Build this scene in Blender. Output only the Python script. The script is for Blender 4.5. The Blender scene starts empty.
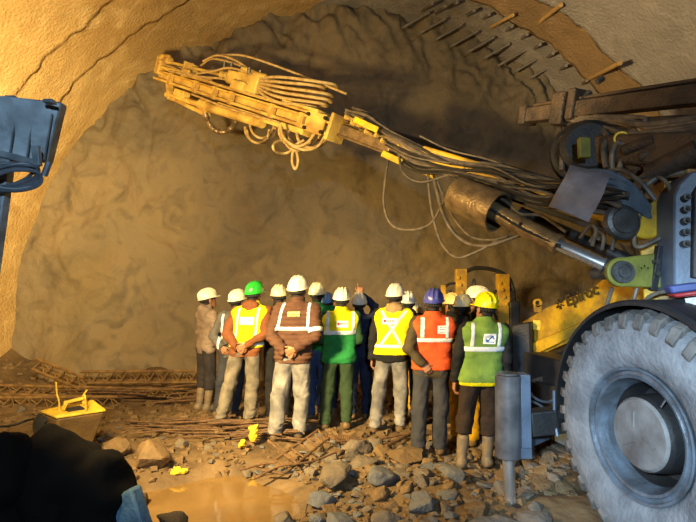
import bpy, bmesh, math, random
import numpy as np
from mathutils import Vector, Matrix, noise as mnoise
random.seed(7)
RNG = np.random.default_rng(11)
scene = bpy.context.scene
COL = scene.collection
# ------------------------------------------------------------------ camera geometry
CAMZ, F, CX, CY = 1.75, 500.0, 348.0, 261.0
PIT = math.atan(29.0 / F)
def P(px, py, d):
    dx, dy = (px - CX) / F, (CY - py) / F
    y = math.cos(PIT) - math.sin(PIT) * dy
    z = math.sin(PIT) + math.cos(PIT) * dy
    return Vector((dx * d / y, d, CAMZ + z * d / y))
def G(px, py, z0=0.0):
    dx, dy = (px - CX) / F, (CY - py) / F
    y = math.cos(PIT) - math.sin(PIT) * dy
    z = math.sin(PIT) + math.cos(PIT) * dy
    t = (z0 - CAMZ) / z
    return Vector((dx * t, y * t, z0))
cam = bpy.data.cameras.new('camera'); cam.sensor_width = 36.0; cam.lens = 36.0 * F / 696.0
camo = bpy.data.objects.new('camera', cam); COL.objects.link(camo)
camo.location = (0, 0, CAMZ); camo.rotation_euler = (math.pi / 2 + PIT, 0, 0)
cam.clip_start = 0.05; scene.camera = camo
# ------------------------------------------------------------------ colour + materials
def L(c):
    o = []
    for v in c:
        v = v / 255.0
        o.append(v / 12.92 if v <= 0.04045 else ((v + 0.055) / 1.055) ** 2.4)
    return tuple(o) + (1.0,)
def mat(name, c1, c2=None, scale=6.0, rough=0.7, metal=0.0, bump=0.0, bscale=40.0, spec=0.4, lo=0.35, hi=0.65, detail=6.0, rough2=None, stretch=None, dist=0.0):
    m = bpy.data.materials.new(name); m.use_nodes = True
    nt = m.node_tree; b = nt.nodes['Principled BSDF']
    b.inputs['Roughness'].default_value = rough; b.inputs['Metallic'].default_value = metal
    b.inputs['Specular IOR Level'].default_value = spec
    tc = nt.nodes.new('ShaderNodeTexCoord'); src = tc.outputs['Object']
    if stretch:
        mp = nt.nodes.new('ShaderNodeMapping'); mp.inputs['Scale'].default_value = stretch
        nt.links.new(src, mp.inputs['Vector']); src = mp.outputs['Vector']
    if c2 is None: c2 = tuple(v * 0.8 for v in c1)
    n = nt.nodes.new('ShaderNodeTexNoise'); n.inputs['Scale'].default_value = scale; n.inputs['Detail'].default_value = detail
    n.inputs['Distortion'].default_value = dist
    nt.links.new(src, n.inputs['Vector'])
    r = nt.nodes.new('ShaderNodeValToRGB')
    r.color_ramp.elements[0].position = lo; r.color_ramp.elements[0].color = L(c1)
    r.color_ramp.elements[1].position = hi; r.color_ramp.elements[1].color = L(c2)
    nt.links.new(n.outputs['Fac'], r.inputs['Fac']); nt.links.new(r.outputs['Color'], b.inputs['Base Color'])
    if rough2 is not None:
        mr = nt.nodes.new('ShaderNodeMapRange'); mr.inputs['To Min'].default_value = rough; mr.inputs['To Max'].default_value = rough2
        mr.inputs['From Min'].default_value = lo; mr.inputs['From Max'].default_value = hi
        nt.links.new(n.outputs['Fac'], mr.inputs['Value']); nt.links.new(mr.outputs['Result'], b.inputs['Roughness'])
    if bump > 0:
        n2 = nt.nodes.new('ShaderNodeTexNoise'); n2.inputs['Scale'].default_value = bscale; n2.inputs['Detail'].default_value = 8.0
        nt.links.new(src, n2.inputs['Vector'])
        bp = nt.nodes.new('ShaderNodeBump'); bp.inputs['Strength'].default_value = bump; bp.inputs['Distance'].default_value = 0.03
        nt.links.new(n2.outputs['Fac'], bp.inputs['Height']); nt.links.new(bp.outputs['Normal'], b.inputs['Normal'])
    return m
def emat(name, c, s):
    m = bpy.data.materials.new(name); m.use_nodes = True
    b = m.node_tree.nodes['Principled BSDF']; b.inputs['Base Color'].default_value = (.8, .8, .8, 1)
    b.inputs['Emission Color'].default_value = c; b.inputs['Emission Strength'].default_value = s
    return m
# ------------------------------------------------------------------ objects, tags
WO = {}
def tag(o, label=None, cat=None, group=None, kind=None):
    if label: o['label'] = label
    if cat: o['category'] = cat
    if group: o['group'] = group
    if kind: o['kind'] = kind
    return o
def link(name, me, parent=None, world=None):
    o = bpy.data.objects.new(name, me); COL.objects.link(o)
    w = Vector(world) if world is not None else Vector((0, 0, 0))
    WO[o.name] = w
    if parent is not None:
        o.parent = parent; o.location = w - WO[parent.name]
    else:
        o.location = w
    return o
def empty(name, loc):
    o = bpy.data.objects.new(name, None); COL.objects.link(o); o.location = loc; o.empty_display_size = 0.2
    WO[o.name] = Vector(loc); return o
def frame_of(d, up=(0, 0, 1)):
    d = Vector(d).normalized(); u = Vector(up)
    if abs(d.dot(u)) > 0.97: u = Vector((0, 1, 0)) if abs(d.y) < 0.9 else Vector((1, 0, 0))
    s = d.cross(u).normalized(); u = s.cross(d).normalized()
    return d, s, u
def spline(pts, n=6):
    pts = [Vector(p) for p in pts]
    if len(pts) < 3: return pts
    q = [2 * pts[0] - pts[1]] + pts + [2 * pts[-1] - pts[-2]]; out = []
    for i in range(1, len(q) - 2):
        a, b, c, e = q[i - 1], q[i], q[i + 1], q[i + 2]
        for k in range(n):
            t = k / n
            out.append(0.5 * ((2 * b) + (c - a) * t + (2 * a - 5 * b + 4 * c - e) * t * t + (3 * b - a - 3 * c + e) * t ** 3))
    out.append(pts[-1]); return out
class MB:
    def __init__(s): s.v = []; s.f = []; s.mi = []; s.m = 0
    def add(s, vs, fs):
        o = len(s.v); s.v += [tuple(v) for v in vs]
        for f in fs: s.f.append(tuple(i + o for i in f)); s.mi.append(s.m)
        return s
    def box(s, c, sx, sy, sz, R=None):
        c = Vector(c); vs = []
        for x in (-1, 1):
            for y in (-1, 1):
                for z in (-1, 1):
                    p = Vector((x * sx / 2, y * sy / 2, z * sz / 2))
                    if R is not None: p = R @ p
                    vs.append(c + p)
        return s.add(vs, [(0, 1, 3, 2), (4, 6, 7, 5), (0, 4, 5, 1), (2, 3, 7, 6), (0, 2, 6, 4), (1, 5, 7, 3)])
    def beam(s, a, b, w, h, up=(0, 0, 1), w2=None, h2=None):
        a, b = Vector(a), Vector(b); d, sd, u = frame_of(b - a, up); vs = []
        for p, ww, hh in ((a, w, h), (b, w2 or w, h2 or h)):
            for i, j in ((-1, -1), (1, -1), (1, 1), (-1, 1)):
                vs.append(p + sd * (i * ww / 2) + u * (j * hh / 2))
        return s.add(vs, [(3, 2, 1, 0), (4, 5, 6, 7), (0, 1, 5, 4), (1, 2, 6, 5), (2, 3, 7, 6), (3, 0, 4, 7)])
    def cyl(s, a, b, r, r2=None, n=16, caps=True):
        a, b = Vector(a), Vector(b); d, sd, u = frame_of(b - a); r2 = r if r2 is None else r2; vs = []
        for p, rr in ((a, r), (b, r2)):
            for i in range(n):
                t = 2 * math.pi * i / n; vs.append(p + sd * (math.cos(t) * rr) + u * (math.sin(t) * rr))
        fs = [(i, (i + 1) % n, n + (i + 1) % n, n + i) for i in range(n)]
        if caps: fs += [tuple(range(n))[::-1], tuple(range(n, 2 * n))]
        return s.add(vs, fs)
    def tube(s, pts, r, n=8, sm=5, caps=True, ripple=None):
        pts = spline(pts, sm) if sm else [Vector(p) for p in pts]
        d, sd, u = frame_of(pts[1] - pts[0]); vs = []
        for i, p in enumerate(pts):
            t = (pts[min(i + 1, len(pts) - 1)] - pts[max(i - 1, 0)])
            if t.length > 1e-9:
                t.normalize(); sd = (sd - t * sd.dot(t)).normalized(); u = sd.cross(t)
            rr = r(i / (len(pts) - 1)) if callable(r) else r
            if ripple: rr *= 1 + ripple * (1 if i % 2 else -1)
            for k in range(n):
                a = 2 * math.pi * k / n; vs.append(p + sd * (math.cos(a) * rr) + u * (math.sin(a) * rr))
        fs = []
        for i in range(len(pts) - 1):
            for k in range(n):
                fs.append((i * n + k, (i + 1) * n + k, (i + 1) * n + (k + 1) % n, i * n + (k + 1) % n))
        if caps: fs += [tuple(range(n)), tuple(range((len(pts) - 1) * n, len(pts) * n))[::-1]]
        return s.add(vs, fs)
    def lathe(s, prof, o, ax, n=32, up=(0, 0, 1)):
        o = Vector(o); d, sd, u = frame_of(ax, up); vs = []
        for h, r in prof:
            for k in range(n):
                a = 2 * math.pi * k / n; vs.append(o + d * h + sd * (math.cos(a) * r) + u * (math.sin(a) * r))
        fs = []
        for i in range(len(prof) - 1):
            for k in range(n): fs.append((i * n + k, i * n + (k + 1) % n, (i + 1) * n + (k + 1) % n, (i + 1) * n + k))
        if prof[0][1] > 1e-4: pass
        return s.add(vs, fs)
    def prism(s, outline, off):
        n = len(outline); off = Vector(off); vs = [Vector(p) for p in outline] + [Vector(p) + off for p in outline]
        return s.add(vs, [tuple(range(n))[::-1], tuple(range(n, 2 * n))] + [(i, (i + 1) % n, n + (i + 1) % n, n + i) for i in range(n)])
    def ball(s, c, rx, ry=None, rz=None, nu=16, nv=10, R=None):
        ry = ry or rx; rz = rz or rx; c = Vector(c); vs = []; fs = []
        for j in range(nv + 1):
            ph = math.pi * j / nv
            for i in range(nu):
                t = 2 * math.pi * i / nu
                p = Vector((rx * math.sin(ph) * math.cos(t), ry * math.sin(ph) * math.sin(t), rz * math.cos(ph)))
                if R is not None: p = R @ p
                vs.append(c + p)
        for j in range(nv):
            for i in range(nu): fs.append((j * nu + i, (j + 1) * nu + i, (j + 1) * nu + (i + 1) % nu, j * nu + (i + 1) % nu))
        return s.add(vs, fs)
    def build(s, name, mats, parent=None, origin=None, bevel=0.0, smooth=True, fixn=True, ang=35):
        if not isinstance(mats, (list, tuple)): mats = [mats]
        V = np.array(s.v, float)
        c = Vector(origin) if origin is not None else Vector((V.min(0) + V.max(0)) / 2)
        me = bpy.data.meshes.new(name); me.from_pydata((V - np.array(c)).tolist(), [], s.f)
        for m in mats: me.materials.append(m)
        me.polygons.foreach_set('material_index', s.mi)
        if fixn:
            bm = bmesh.new(); bm.from_mesh(me); bmesh.ops.remove_doubles(bm, verts=bm.verts, dist=1e-5)
            bmesh.ops.recalc_face_normals(bm, faces=bm.faces); bm.to_mesh(me); bm.free()
        if smooth:
            me.polygons.foreach_set('use_smooth', [True] * len(me.polygons)); me.set_sharp_from_angle(angle=math.radians(ang))
        me.update()
        o = link(name, me, parent, c)
        if bevel:
            md = o.modifiers.new('edge', 'BEVEL'); md.width = bevel; md.segments = 2; md.limit_method = 'ANGLE'; md.angle_limit = math.radians(40)
        return o
# ------------------------------------------------------------------ vector noise (numpy)
_T = np.random.default_rng(5).random((64, 64, 64)).astype(np.float32) * 2 - 1
def vnoise(x, y, z):
    x, y, z = (np.asarray(a, np.float32) for a in (x, y, z))
    xi, yi, zi = np.floor(x).astype(int), np.floor(y).astype(int), np.floor(z).astype(int)
    fx, fy, fz = x - xi, y - yi, z - zi
    fx, fy, fz = (a * a * (3 - 2 * a) for a in (fx, fy, fz))
    def g(a, b, c): return _T[(xi + a) & 63, (yi + b) & 63, (zi + c) & 63]
    a = g(0, 0, 0) * (1 - fx) + g(1, 0, 0) * fx; b = g(0, 1, 0) * (1 - fx) + g(1, 1, 0) * fx
    c = g(0, 0, 1) * (1 - fx) + g(1, 0, 1) * fx; d = g(0, 1, 1) * (1 - fx) + g(1, 1, 1) * fx
    return (a * (1 - fy) + b * fy) * (1 - fz) + (c * (1 - fy) + d * fy) * fz
def fbm(x, y, z, o=4):
    s = 0; a = 1.0; t = 0
    for i in range(o):
        s = s + a * vnoise(x * 2 ** i + 13.7 * i, y * 2 ** i + 5.1 * i, z * 2 ** i + 9.3 * i); t += a; a *= 0.5
    return s / t
def sstep(a, b, x):
    t = np.clip((x - a) / (b - a), 0, 1); return t * t * (3 - 2 * t)
PUD = G(215, 496)
def gh(x, y):
    x = np.asarray(x, float); y = np.asarray(y, float)
    h = 0.035 * vnoise(x * .9, y * .9, 0 * x + 3.3) + 0.03 * vnoise(x * 3.1, y * 3.1, 0 * x + 1.1) + 0.022 * fbm(x * 8, y * 8, 0 * x + 7.7, 3)
    r = np.sqrt(((x - PUD.x) / 0.92) ** 2 + ((y - PUD.y) / 0.75) ** 2) + 0.22 * vnoise(x * 2.5, y * 2.5, 0 * x + 4)
    h = h - 0.15 * (1 - sstep(0.6, 1.15, r))
    h = h + 0.35 * sstep(8.3, 9.9, y) * (1 + .5 * vnoise(x * 2, y * 2, 0 * x)) + 0.5 * sstep(4.6, 6.6, np.abs(x + .3))
    return h
def ghs(x, y): return float(gh(np.array([x]), np.array([y]))[0])
def grid_mesh(name, V, nu, nv, mats, mi=None, kind='structure', flip=False):
    fs = []
    idx = np.arange(nu * nv).reshape(nu, nv)
    q = np.stack([idx[:-1, :-1], idx[1:, :-1], idx[1:, 1:], idx[:-1, 1:]], -1).reshape(-1, 4)
    if flip: q = q[:, ::-1]
    me = bpy.data.meshes.new(name); me.from_pydata(V.reshape(-1, 3).tolist(), [], q.tolist())
    for m in mats: me.materials.append(m)
    if mi is not None: me.polygons.foreach_set('material_index', mi.astype(np.int32).ravel())
    me.polygons.foreach_set('use_smooth', [True] * len(me.polygons)); me.update()
    o = link(name, me); o['kind'] = kind; return o
# ------------------------------------------------------------------ implicit surfaces -> mesh
def snets(Fv, org, h):
    nx, ny, nz = Fv.shape; S = Fv < 0
    c = [(i, j, k) for i in (0, 1) for j in (0, 1) for k in (0, 1)]
    cnt = np.zeros((nx - 1, ny - 1, nz - 1), np.int8)
    for i, j, k in c: cnt += S[i:nx - 1 + i, j:ny - 1 + j, k:nz - 1 + k]
    act = (cnt > 0) & (cnt < 8); I = np.argwhere(act)
    if len(I) == 0: return np.zeros((0, 3)), np.zeros((0, 4), int)
    idx = -np.ones(act.shape, int); idx[act] = np.arange(len(I))
    val = {q: Fv[I[:, 0] + q[0], I[:, 1] + q[1], I[:, 2] + q[2]] for q in c}
    pos = np.zeros((len(I), 3)); n = np.zeros(len(I))
    for a in c:
        for ax in range(3):
            if a[ax]: continue
            b = tuple(1 if q == ax else a[q] for q in range(3))
            va, vb = val[a], val[b]; m = (va < 0) != (vb < 0)
            t = np.where(m, va / np.where(m, va - vb, 1), 0)
            for q in range(3): pos[:, q] += np.where(m, a[q] + (t if q == ax else 0), 0)
            n += m
    V = (pos / n[:, None] + I) * h + np.array(org)
    Q = []
    for ax in range(3):
        sl = [slice(None)] * 3; sl2 = [slice(None)] * 3; sl[ax] = slice(0, -1); sl2[ax] = slice(1, None)
        A, B = S[tuple(sl)], S[tuple(sl2)]; E = np.argwhere(A != B)
        u, w = (ax + 1) % 3, (ax + 2) % 3
        ok = (E[:, u] > 0) & (E[:, w] > 0) & (E[:, u] < Fv.shape[u] - 1) & (E[:, w] < Fv.shape[w] - 1); E = E[ok]
        if len(E) == 0: continue
        def cell(du, dw):
            C = E.copy(); C[:, u] += du; C[:, w] += dw; return idx[C[:, 0], C[:, 1], C[:, 2]]
        q = np.stack([cell(-1, -1), cell(0, -1), cell(0, 0), cell(-1, 0)], -1)
        fl = ~A[E[:, 0], E[:, 1], E[:, 2]]; q[fl] = q[fl][:, ::-1]; Q.append(q)
    return V, np.concatenate(Q)
def sgrid(lo, hi, h):
    ax = [np.arange(lo[i], hi[i] + h, h, dtype=np.float32) for i in range(3)]
    return np.meshgrid(*ax, indexing='ij')
def poly(fn, lo, hi, h):
    X, Y, Z = sgrid(lo, hi, h); Fv = fn(X, Y, Z)
    Fv[0] = Fv[-1] = 1; Fv[:, 0] = Fv[:, -1] = 1; Fv[:, :, 0] = Fv[:, :, -1] = 1
    return snets(Fv, lo, h)
def cap(X, Y, Z, a, b, r1, r2, fy=1.0):
    ax, ay, az = a; bx, by, bz = b[0] - ax, b[1] - ay, b[2] - az
    px, py, pz = X - ax, Y - ay, Z - az
    t = np.clip((px * bx + py * by + pz * bz) / max(bx * bx + by * by + bz * bz, 1e-9), 0, 1)
    return np.sqrt((px - t * bx) ** 2 + ((py - t * by) / fy) ** 2 + (pz - t * bz) ** 2) - (r1 + (r2 - r1) * t)
def ell(X, Y, Z, c, r):
    k = np.sqrt(((X - c[0]) / r[0]) ** 2 + ((Y - c[1]) / r[1]) ** 2 + ((Z - c[2]) / r[2]) ** 2)
    return (k - 1) * min(r)
def smin(a, b, k):
    hh = np.clip(0.5 + 0.5 * (b - a) / k, 0, 1); return b * (1 - hh) + a * hh - k * hh * (1 - hh)
def npmesh(name, V, Q, mats, mi=None):
    me = bpy.data.meshes.new(name); me.from_pydata(np.asarray(V).tolist(), [], np.asarray(Q).tolist())
    for m in mats: me.materials.append(m)
    if mi is not None: me.polygons.foreach_set('material_index', np.asarray(mi, np.int32))
    me.polygons.foreach_set('use_smooth', [True] * len(me.polygons)); me.update(); return me
# ------------------------------------------------------------------ the tunnel
AX, AZ, FACE_Y = -0.3, 1.3, 9.6
def rock_wall(name, c1, c2, c3, rough=.85, bump=.5, scale=.7, bscale=9.0):
    m = mat(name, c1, c2, scale=scale, rough=rough, bump=bump, bscale=bscale, lo=.3, hi=.7, detail=9, dist=.6)
    nt = m.node_tree; b = nt.nodes['Principled BSDF']; src = b.inputs['Base Color'].links[0].from_socket
    tc = nt.nodes['Texture Coordinate']
    n = nt.nodes.new('ShaderNodeTexNoise'); n.inputs['Scale'].default_value = 2.2; n.inputs['Detail'].default_value = 12; n.inputs['Distortion'].default_value = 1.2
    nt.links.new(tc.outputs['Object'], n.inputs['Vector'])
    mr = nt.nodes.new('ShaderNodeMapRange'); mr.inputs['From Min'].default_value = .5; mr.inputs['From Max'].default_value = .8
    nt.links.new(n.outputs['Fac'], mr.inputs['Value'])
    mx = nt.nodes.new('ShaderNodeMix'); mx.data_type = 'RGBA'
    nt.links.new(mr.outputs['Result'], mx.inputs['Factor']); nt.links.new(src, mx.inputs['A']); mx.inputs['B'].default_value = L(c3)
    nt.links.new(mx.outputs['Result'], b.inputs['Base Color']); return m
M_face = rock_wall('sprayed_rock_face', (104, 92, 72), (128, 110, 80), (84, 74, 58), bump=1.0)
M_tan = rock_wall('lit_tan_shotcrete', (196, 162, 104), (172, 138, 84), (206, 176, 122), bump=1.0, bscale=22)  # tan of the lining with the lamp's warm light painted in, left half
M_grey = rock_wall('grey_shotcrete', (150, 140, 126), (126, 118, 108), (164, 154, 140), bump=1.0, bscale=22)
M_band = rock_wall('brown_shotcrete', (148, 118, 78), (126, 100, 66), (160, 130, 90), bump=1.0, bscale=22)
# bands along the tunnel: (y0, y1, radius, material of the left half, material of the right half)
BANDS = [(-9, 5.6, 5.92, 0, 1), (5.6, 7.55, 5.97, 0, 1), (7.55, 8.5, 6.06, 0, 2), (8.5, 10.2, 6.16, 0, 1)]
def vault(name, t0, t1):
    ys = []; rad = []; band = []
    for k, (y0, y1, r, _, _) in enumerate(BANDS):
        n = max(3, int((y1 - y0) / (.07 if y0 > 5 else .22)))
        yy = np.linspace(y0, y1, n); ys += list(yy); rad += [r] * n; band += [k] * n
    ys, rad, band = np.array(ys), np.array(rad), np.array(band)
    nt_ = int((t1 - t0) / 0.6) + 1
    th = np.radians(np.linspace(t0, t1, nt_))
    Y, T = np.meshgrid(ys, th, indexing='ij'); R = np.repeat(rad[:, None], nt_, 1); R = R - .10 * (np.repeat(band[:, None], nt_, 1) == 3) * sstep(86, 102, np.degrees(T)) - .06 * (np.repeat(band[:, None], nt_, 1) == 2) * sstep(86, 102, np.degrees(T))
    X0, Z0 = AX + R * np.cos(T), AZ + R * np.sin(T)
    Yw = Y + .10 * vnoise(X0 * 1.7, Z0 * 1.7, 0 * X0 + 2) * (Y > 5) + 0.05 * vnoise(X0 * 6, Z0 * 6, 0 * X0 + 2) * (Y > 5)
    Rn = R + .05 * fbm(X0 * .9, Y * .9, Z0 * .9, 3) + .022 * fbm(X0 * 5, Y * 5, Z0 * 5, 3)
    V = np.stack([AX + Rn * np.cos(T), Yw, AZ + Rn * np.sin(T)], -1)
    mi = np.zeros((len(ys) - 1, nt_ - 1), int)
    for i in range(len(ys) - 1):
        b = BANDS[band[i]]
        tm = np.degrees((th[:-1] + th[1:]) / 2)
        wob = 6 * np.sin(ys[i] * 1.3)
        mi[i] = np.where(tm > 93 + wob, b[3], b[4])  # left half painted as warmly lit, right half in the ring's own tone
    return grid_mesh(name, V, len(ys), nt_, [M_tan, M_grey, M_band], mi)
vault('wall_right', -18, 30); vault('ceiling', 30, 150); vault('wall_left', 150, 198)
# the rock face the drill points at
xs = np.arange(-7.2, 6.8, .045); zs = np.arange(-.3, 8.2, .045)
Xf, Zf = np.meshgrid(xs, zs, indexing='ij'); zf0 = 0 * Xf
wx = Xf + .5 * vnoise(Xf * .8, Zf * .8, zf0 + 8)
yf = FACE_Y + .22 * fbm(wx * .55, Zf * .55, zf0, 3) + .07 * fbm(wx * 2.2, Zf * 1.6, zf0 + 5, 3) + .022 * fbm(wx * 7, Zf * 7, zf0 + 9, 3)
rid = 1 - np.abs(fbm(wx * 1.1 + .3 * Zf, Zf * .8, zf0 + 21, 3)) * 9
yf += .05 * np.clip(rid, 0, 1) * sstep(-.2, .5, vnoise(Xf * .5, Zf * .5, zf0 + 31))
rr = np.sqrt((Xf - AX) ** 2 + (Zf - AZ) ** 2)
edge = sstep(4.7, 6.1, rr) * (.12 + .88 * sstep(3.0, 5.6, Zf + .5 * Xf + 1.5))
yf += edge * (.36 * fbm(Xf * 2.4, Zf * 1.7, zf0 + 40, 4) + .16 * np.clip(1 - np.abs(fbm(Xf * 2.2 + Zf, Zf * .9, zf0 + 77, 2)) * 8, 0, 1) + .10)
yf -= .55 * (1 - sstep(-.1, 1.2, Zf)) * (1 + .5 * vnoise(Xf * 1.5, Zf * 1.5, zf0 + 3))
yf += np.floor((fbm(Xf * .9 - Zf * .5, Zf * .9 + Xf * .3, zf0 + 60, 2) + 1) * 4) * .014
grid_mesh('wall_front', np.stack([Xf, yf, Zf], -1), len(xs), len(zs), [M_face], flip=False)
# ground
gx = np.concatenate([np.arange(-6.6, -3.2, .09), np.arange(-3.2, 3.4, .03), np.arange(3.4, 6.4, .09)])
gy = np.concatenate([np.arange(-9, 2.4, .25), np.arange(2.4, 7.2, .03), np.arange(7.2, 10.2, .07)])
Xg, Yg = np.meshgrid(gx, gy, indexing='ij')
M_mud = rock_wall('wet_mud', (86, 68, 46), (112, 90, 60), (64, 52, 38), rough=.75, bump=.8, scale=2.6)
grid_mesh('ground', np.stack([Xg, Yg, gh(Xg, Yg)], -1), len(gx), len(gy), [M_mud], flip=False)
# muddy puddle
M_water = mat('muddy_water', (122, 96, 58), (108, 84, 50), scale=2, rough=.05, bump=.05, bscale=7, spec=.6)
mb = MB()
n = 48
mb.add([(PUD.x + 1.15 * math.cos(2 * math.pi * k / n), PUD.y + .95 * math.sin(2 * math.pi * k / n), -.075) for k in range(n)] +
       [(PUD.x + 1.15 * math.cos(2 * math.pi * k / n), PUD.y + .95 * math.sin(2 * math.pi * k / n), -.16) for k in range(n)],
       [tuple(range(n)), tuple(range(n, 2 * n))[::-1]] + [(i, (i + 1) % n, n + (i + 1) % n, n + i) for i in range(n)])
tag(mb.build('puddle', M_water), 'shallow puddle of muddy yellow-brown water in the foreground', 'puddle', kind='stuff')
# ------------------------------------------------------------------ stones
M_rockA = rock_wall('broken_rock', (104, 92, 76), (80, 72, 64), (120, 104, 84), bump=.6, scale=3)
M_rockB = rock_wall('slaty_rock', (84, 86, 90), (104, 102, 98), (62, 62, 64), bump=.5, scale=4)
M_rockC = rock_wall('muddy_rock', (112, 88, 56), (88, 70, 46), (124, 100, 68), bump=.6, scale=3)
def rock_mesh(name, m, seed, slab=.6, npt=15, sub=0):
    r = random.Random(seed); bm = bmesh.new()
    for _ in range(npt):
        v = Vector((r.gauss(0, 1), r.gauss(0, 1), r.gauss(0, 1))).normalized()
        k = r.uniform(.75, 1.0); bm.verts.new((v.x * .5 * k, v.y * .5 * k * r.uniform(.8, 1), v.z * .5 * slab * k))
    res = bmesh.ops.convex_hull(bm, input=bm.verts)
    bmesh.ops.delete(bm, geom=[e for e in res['geom_interior'] if isinstance(e, bmesh.types.BMVert)], context='VERTS')
    bmesh.ops.dissolve_limit(bm, angle_limit=math.radians(14), verts=bm.verts, edges=bm.edges)
    bmesh.ops.bevel(bm, geom=bm.edges[:], offset=.022, segments=1, affect='EDGES', profile=.5)
    bmesh.ops.triangulate(bm, faces=bm.faces)
    if sub:
        bmesh.ops.subdivide_edges(bm, edges=bm.edges, cuts=sub, use_grid_fill=True)
        for v in bm.verts:
            nn = mnoise.noise(v.co * 4 + Vector((seed, 0, 0))) * .035 + mnoise.noise(v.co * 11 + Vector((seed, 3, 0))) * .014
            v.co += v.co.normalized() * nn
    bmesh.ops.recalc_face_normals(bm, faces=bm.faces)
    me = bpy.data.meshes.new(name); bm.to_mesh(me); bm.free(); me.materials.append(m)
    me.polygons.foreach_set('use_smooth', [True] * len(me.polygons)); me.set_sharp_from_angle(angle=math.radians(24)); return me
SLABS = [rock_mesh('rock', [M_rockA, M_rockB, M_rockC, M_rockA][k % 4], 100 + k, slab=[.35, .55, .75, .45][k % 4 - 1], npt=13 + k % 5) for k in range(16)]
ROCKS = []
def rock(x, y, s, label, group='broken rock on the tunnel floor', me=None, sink=.3, rz=None, tilt=.25, sx=1, sy=1, sz=1):
    me = me or random.choice(SLABS)
    o = link('rock', me, None, (0, 0, 0))
    zmin = min(v.co.z for v in me.vertices); zh = -zmin * s * sz
    o.location = (x, y, ghs(x, y) + zh * (1 - 2 * sink)); o.scale = (s * sx, s * sy, s * sz)
    o.rotation_euler = (random.uniform(-tilt, tilt), random.uniform(-tilt, tilt), random.uniform(0, 6.28) if rz is None else rz)
    tag(o, label, 'rock', group); ROCKS.append((x, y, s)); return o
def inpud(x, y): return ((x - PUD.x) / .85) ** 2 + ((y - PUD.y) / .66) ** 2 < 1
FEET = []
def scatter(n, x0, x1, y0, y1, s0, s1, label, group, gap=.55):
    k = 0; tries = 0
    while k < n and tries < n * 40:
        tries += 1
        px, py = random.uniform(x0, x1), random.uniform(y0, y1); g = G(px, py)
        s = s0 * (s1 / s0) ** (random.random() ** 1.6)
        if inpud(g.x, g.y) or any(math.hypot(g.x - a, g.y - b) < .13 + s * .4 for a, b in FEET): continue
        if any(math.hypot(g.x - a, g.y - b) < (s + c) * gap * .5 for a, b, c in ROCKS): continue
        if g.x > 1.5 and g.y < 4.4: continue
        if abs(g.x - 1.27) < .2 and abs(g.y - 4.2) < .2: continue
        rock(g.x, g.y, s, label, group); k += 1
# ------------------------------------------------------------------ people
M_skin = mat('skin', (150, 104, 74), (134, 90, 62), scale=14, rough=.55)
M_lip = mat('lips', (128, 74, 60), rough=.5)
M_eye = mat('eye', (60, 48, 40), (40, 30, 26), rough=.2)
M_hair = mat('black_hair', (20, 17, 15), (32, 27, 24), scale=60, rough=.6, bump=.4, bscale=160)
M_boot = mat('muddy_boot', (60, 50, 40), (112, 88, 56), scale=14, rough=.75, bump=.3)
M_bootg = mat('grey_rubber_boot', (92, 84, 74), (124, 104, 76), scale=10, rough=.6, bump=.2)
M_sole = mat('dark_sole', (34, 30, 26), (80, 64, 44), scale=18, rough=.8)
M_silver = mat('silver_reflective_tape', (206, 212, 216), (186, 194, 200), scale=30, rough=.35, spec=.6)
M_badge = mat('white_badge', (236, 236, 234), (222, 222, 222), rough=.5)
M_red = mat('red_print', (190, 44, 40), rough=.5); M_blue = mat('blue_print', (50, 100, 170), rough=.5)
M_strap = mat('black_strap', (24, 24, 26), (40, 38, 36), rough=.7)
CL = {}
def cloth(name, c1, c2=None, **k):
    if name not in CL: CL[name] = mat(name, c1, c2 or tuple(int(v * .84) for v in c1), scale=k.get('scale', 9), rough=.85, bump=k.get('bump', .22), bscale=k.get('bscale', 50), spec=.2)
    return CL[name]
def v3(a): return np.array(a, float)
def rotz(v, a): return np.array([v[0] * math.cos(a) - v[1] * math.sin(a), v[0] * math.sin(a) + v[1] * math.cos(a), v[2]])
def hand_sdf(curl, thumb=1, point=False):
    """palm along +x, fingers bend towards -z, thumb on the +y side"""
    pr = []
    for i, (s, ln) in enumerate(((.030, .072), (.010, .082), (-.010, .076), (-.029, .058))):
        base = v3((.088 - abs(s) * .2, s, 0)); pr.append((v3((.004, s * .62, 0)), base, .0135, .0125))
        a = 0; p = base; c = curl * (1 + .12 * i)
        if point: c = .04 if i == 0 else 1.25
        for q in (.45, .32, .23):
            a += c; e = p + v3((math.cos(a), 0, -math.sin(a))) * ln * q; pr.append((p, e, .0098 - .0008 * (1 - q), .0090)); p = e
    t0 = v3((.028, .026, -.004)); t1 = t0 + v3((.036, .030, -.010)); t2 = t1 + v3((.032, .008, -.010 - .012 * curl))
    pr += [(t0, t1, .0145, .0115), (t1, t2, .0112, .0092)]
    def fn(X, Y, Z):
        d = None; pal = None
        for k, (a, b, r1, r2) in enumerate(pr):
            e = cap(X, Y, Z, a, b, r1, r2)
            if k in (0, 4, 8, 12): pal = e if pal is None else smin(pal, e, .014)
            else: d = e if d is None else np.minimum(d, e)
        return smin(pal, d, .006)
    return fn
HANDS = {}
def hand_mesh(curl):
    key = round(curl, 2)
    if key not in HANDS: HANDS[key] = poly(hand_sdf(curl, 1, curl == .15), (-.03, -.075, -.13), (.20, .085, .035), .0055)
    return HANDS[key]
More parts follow.
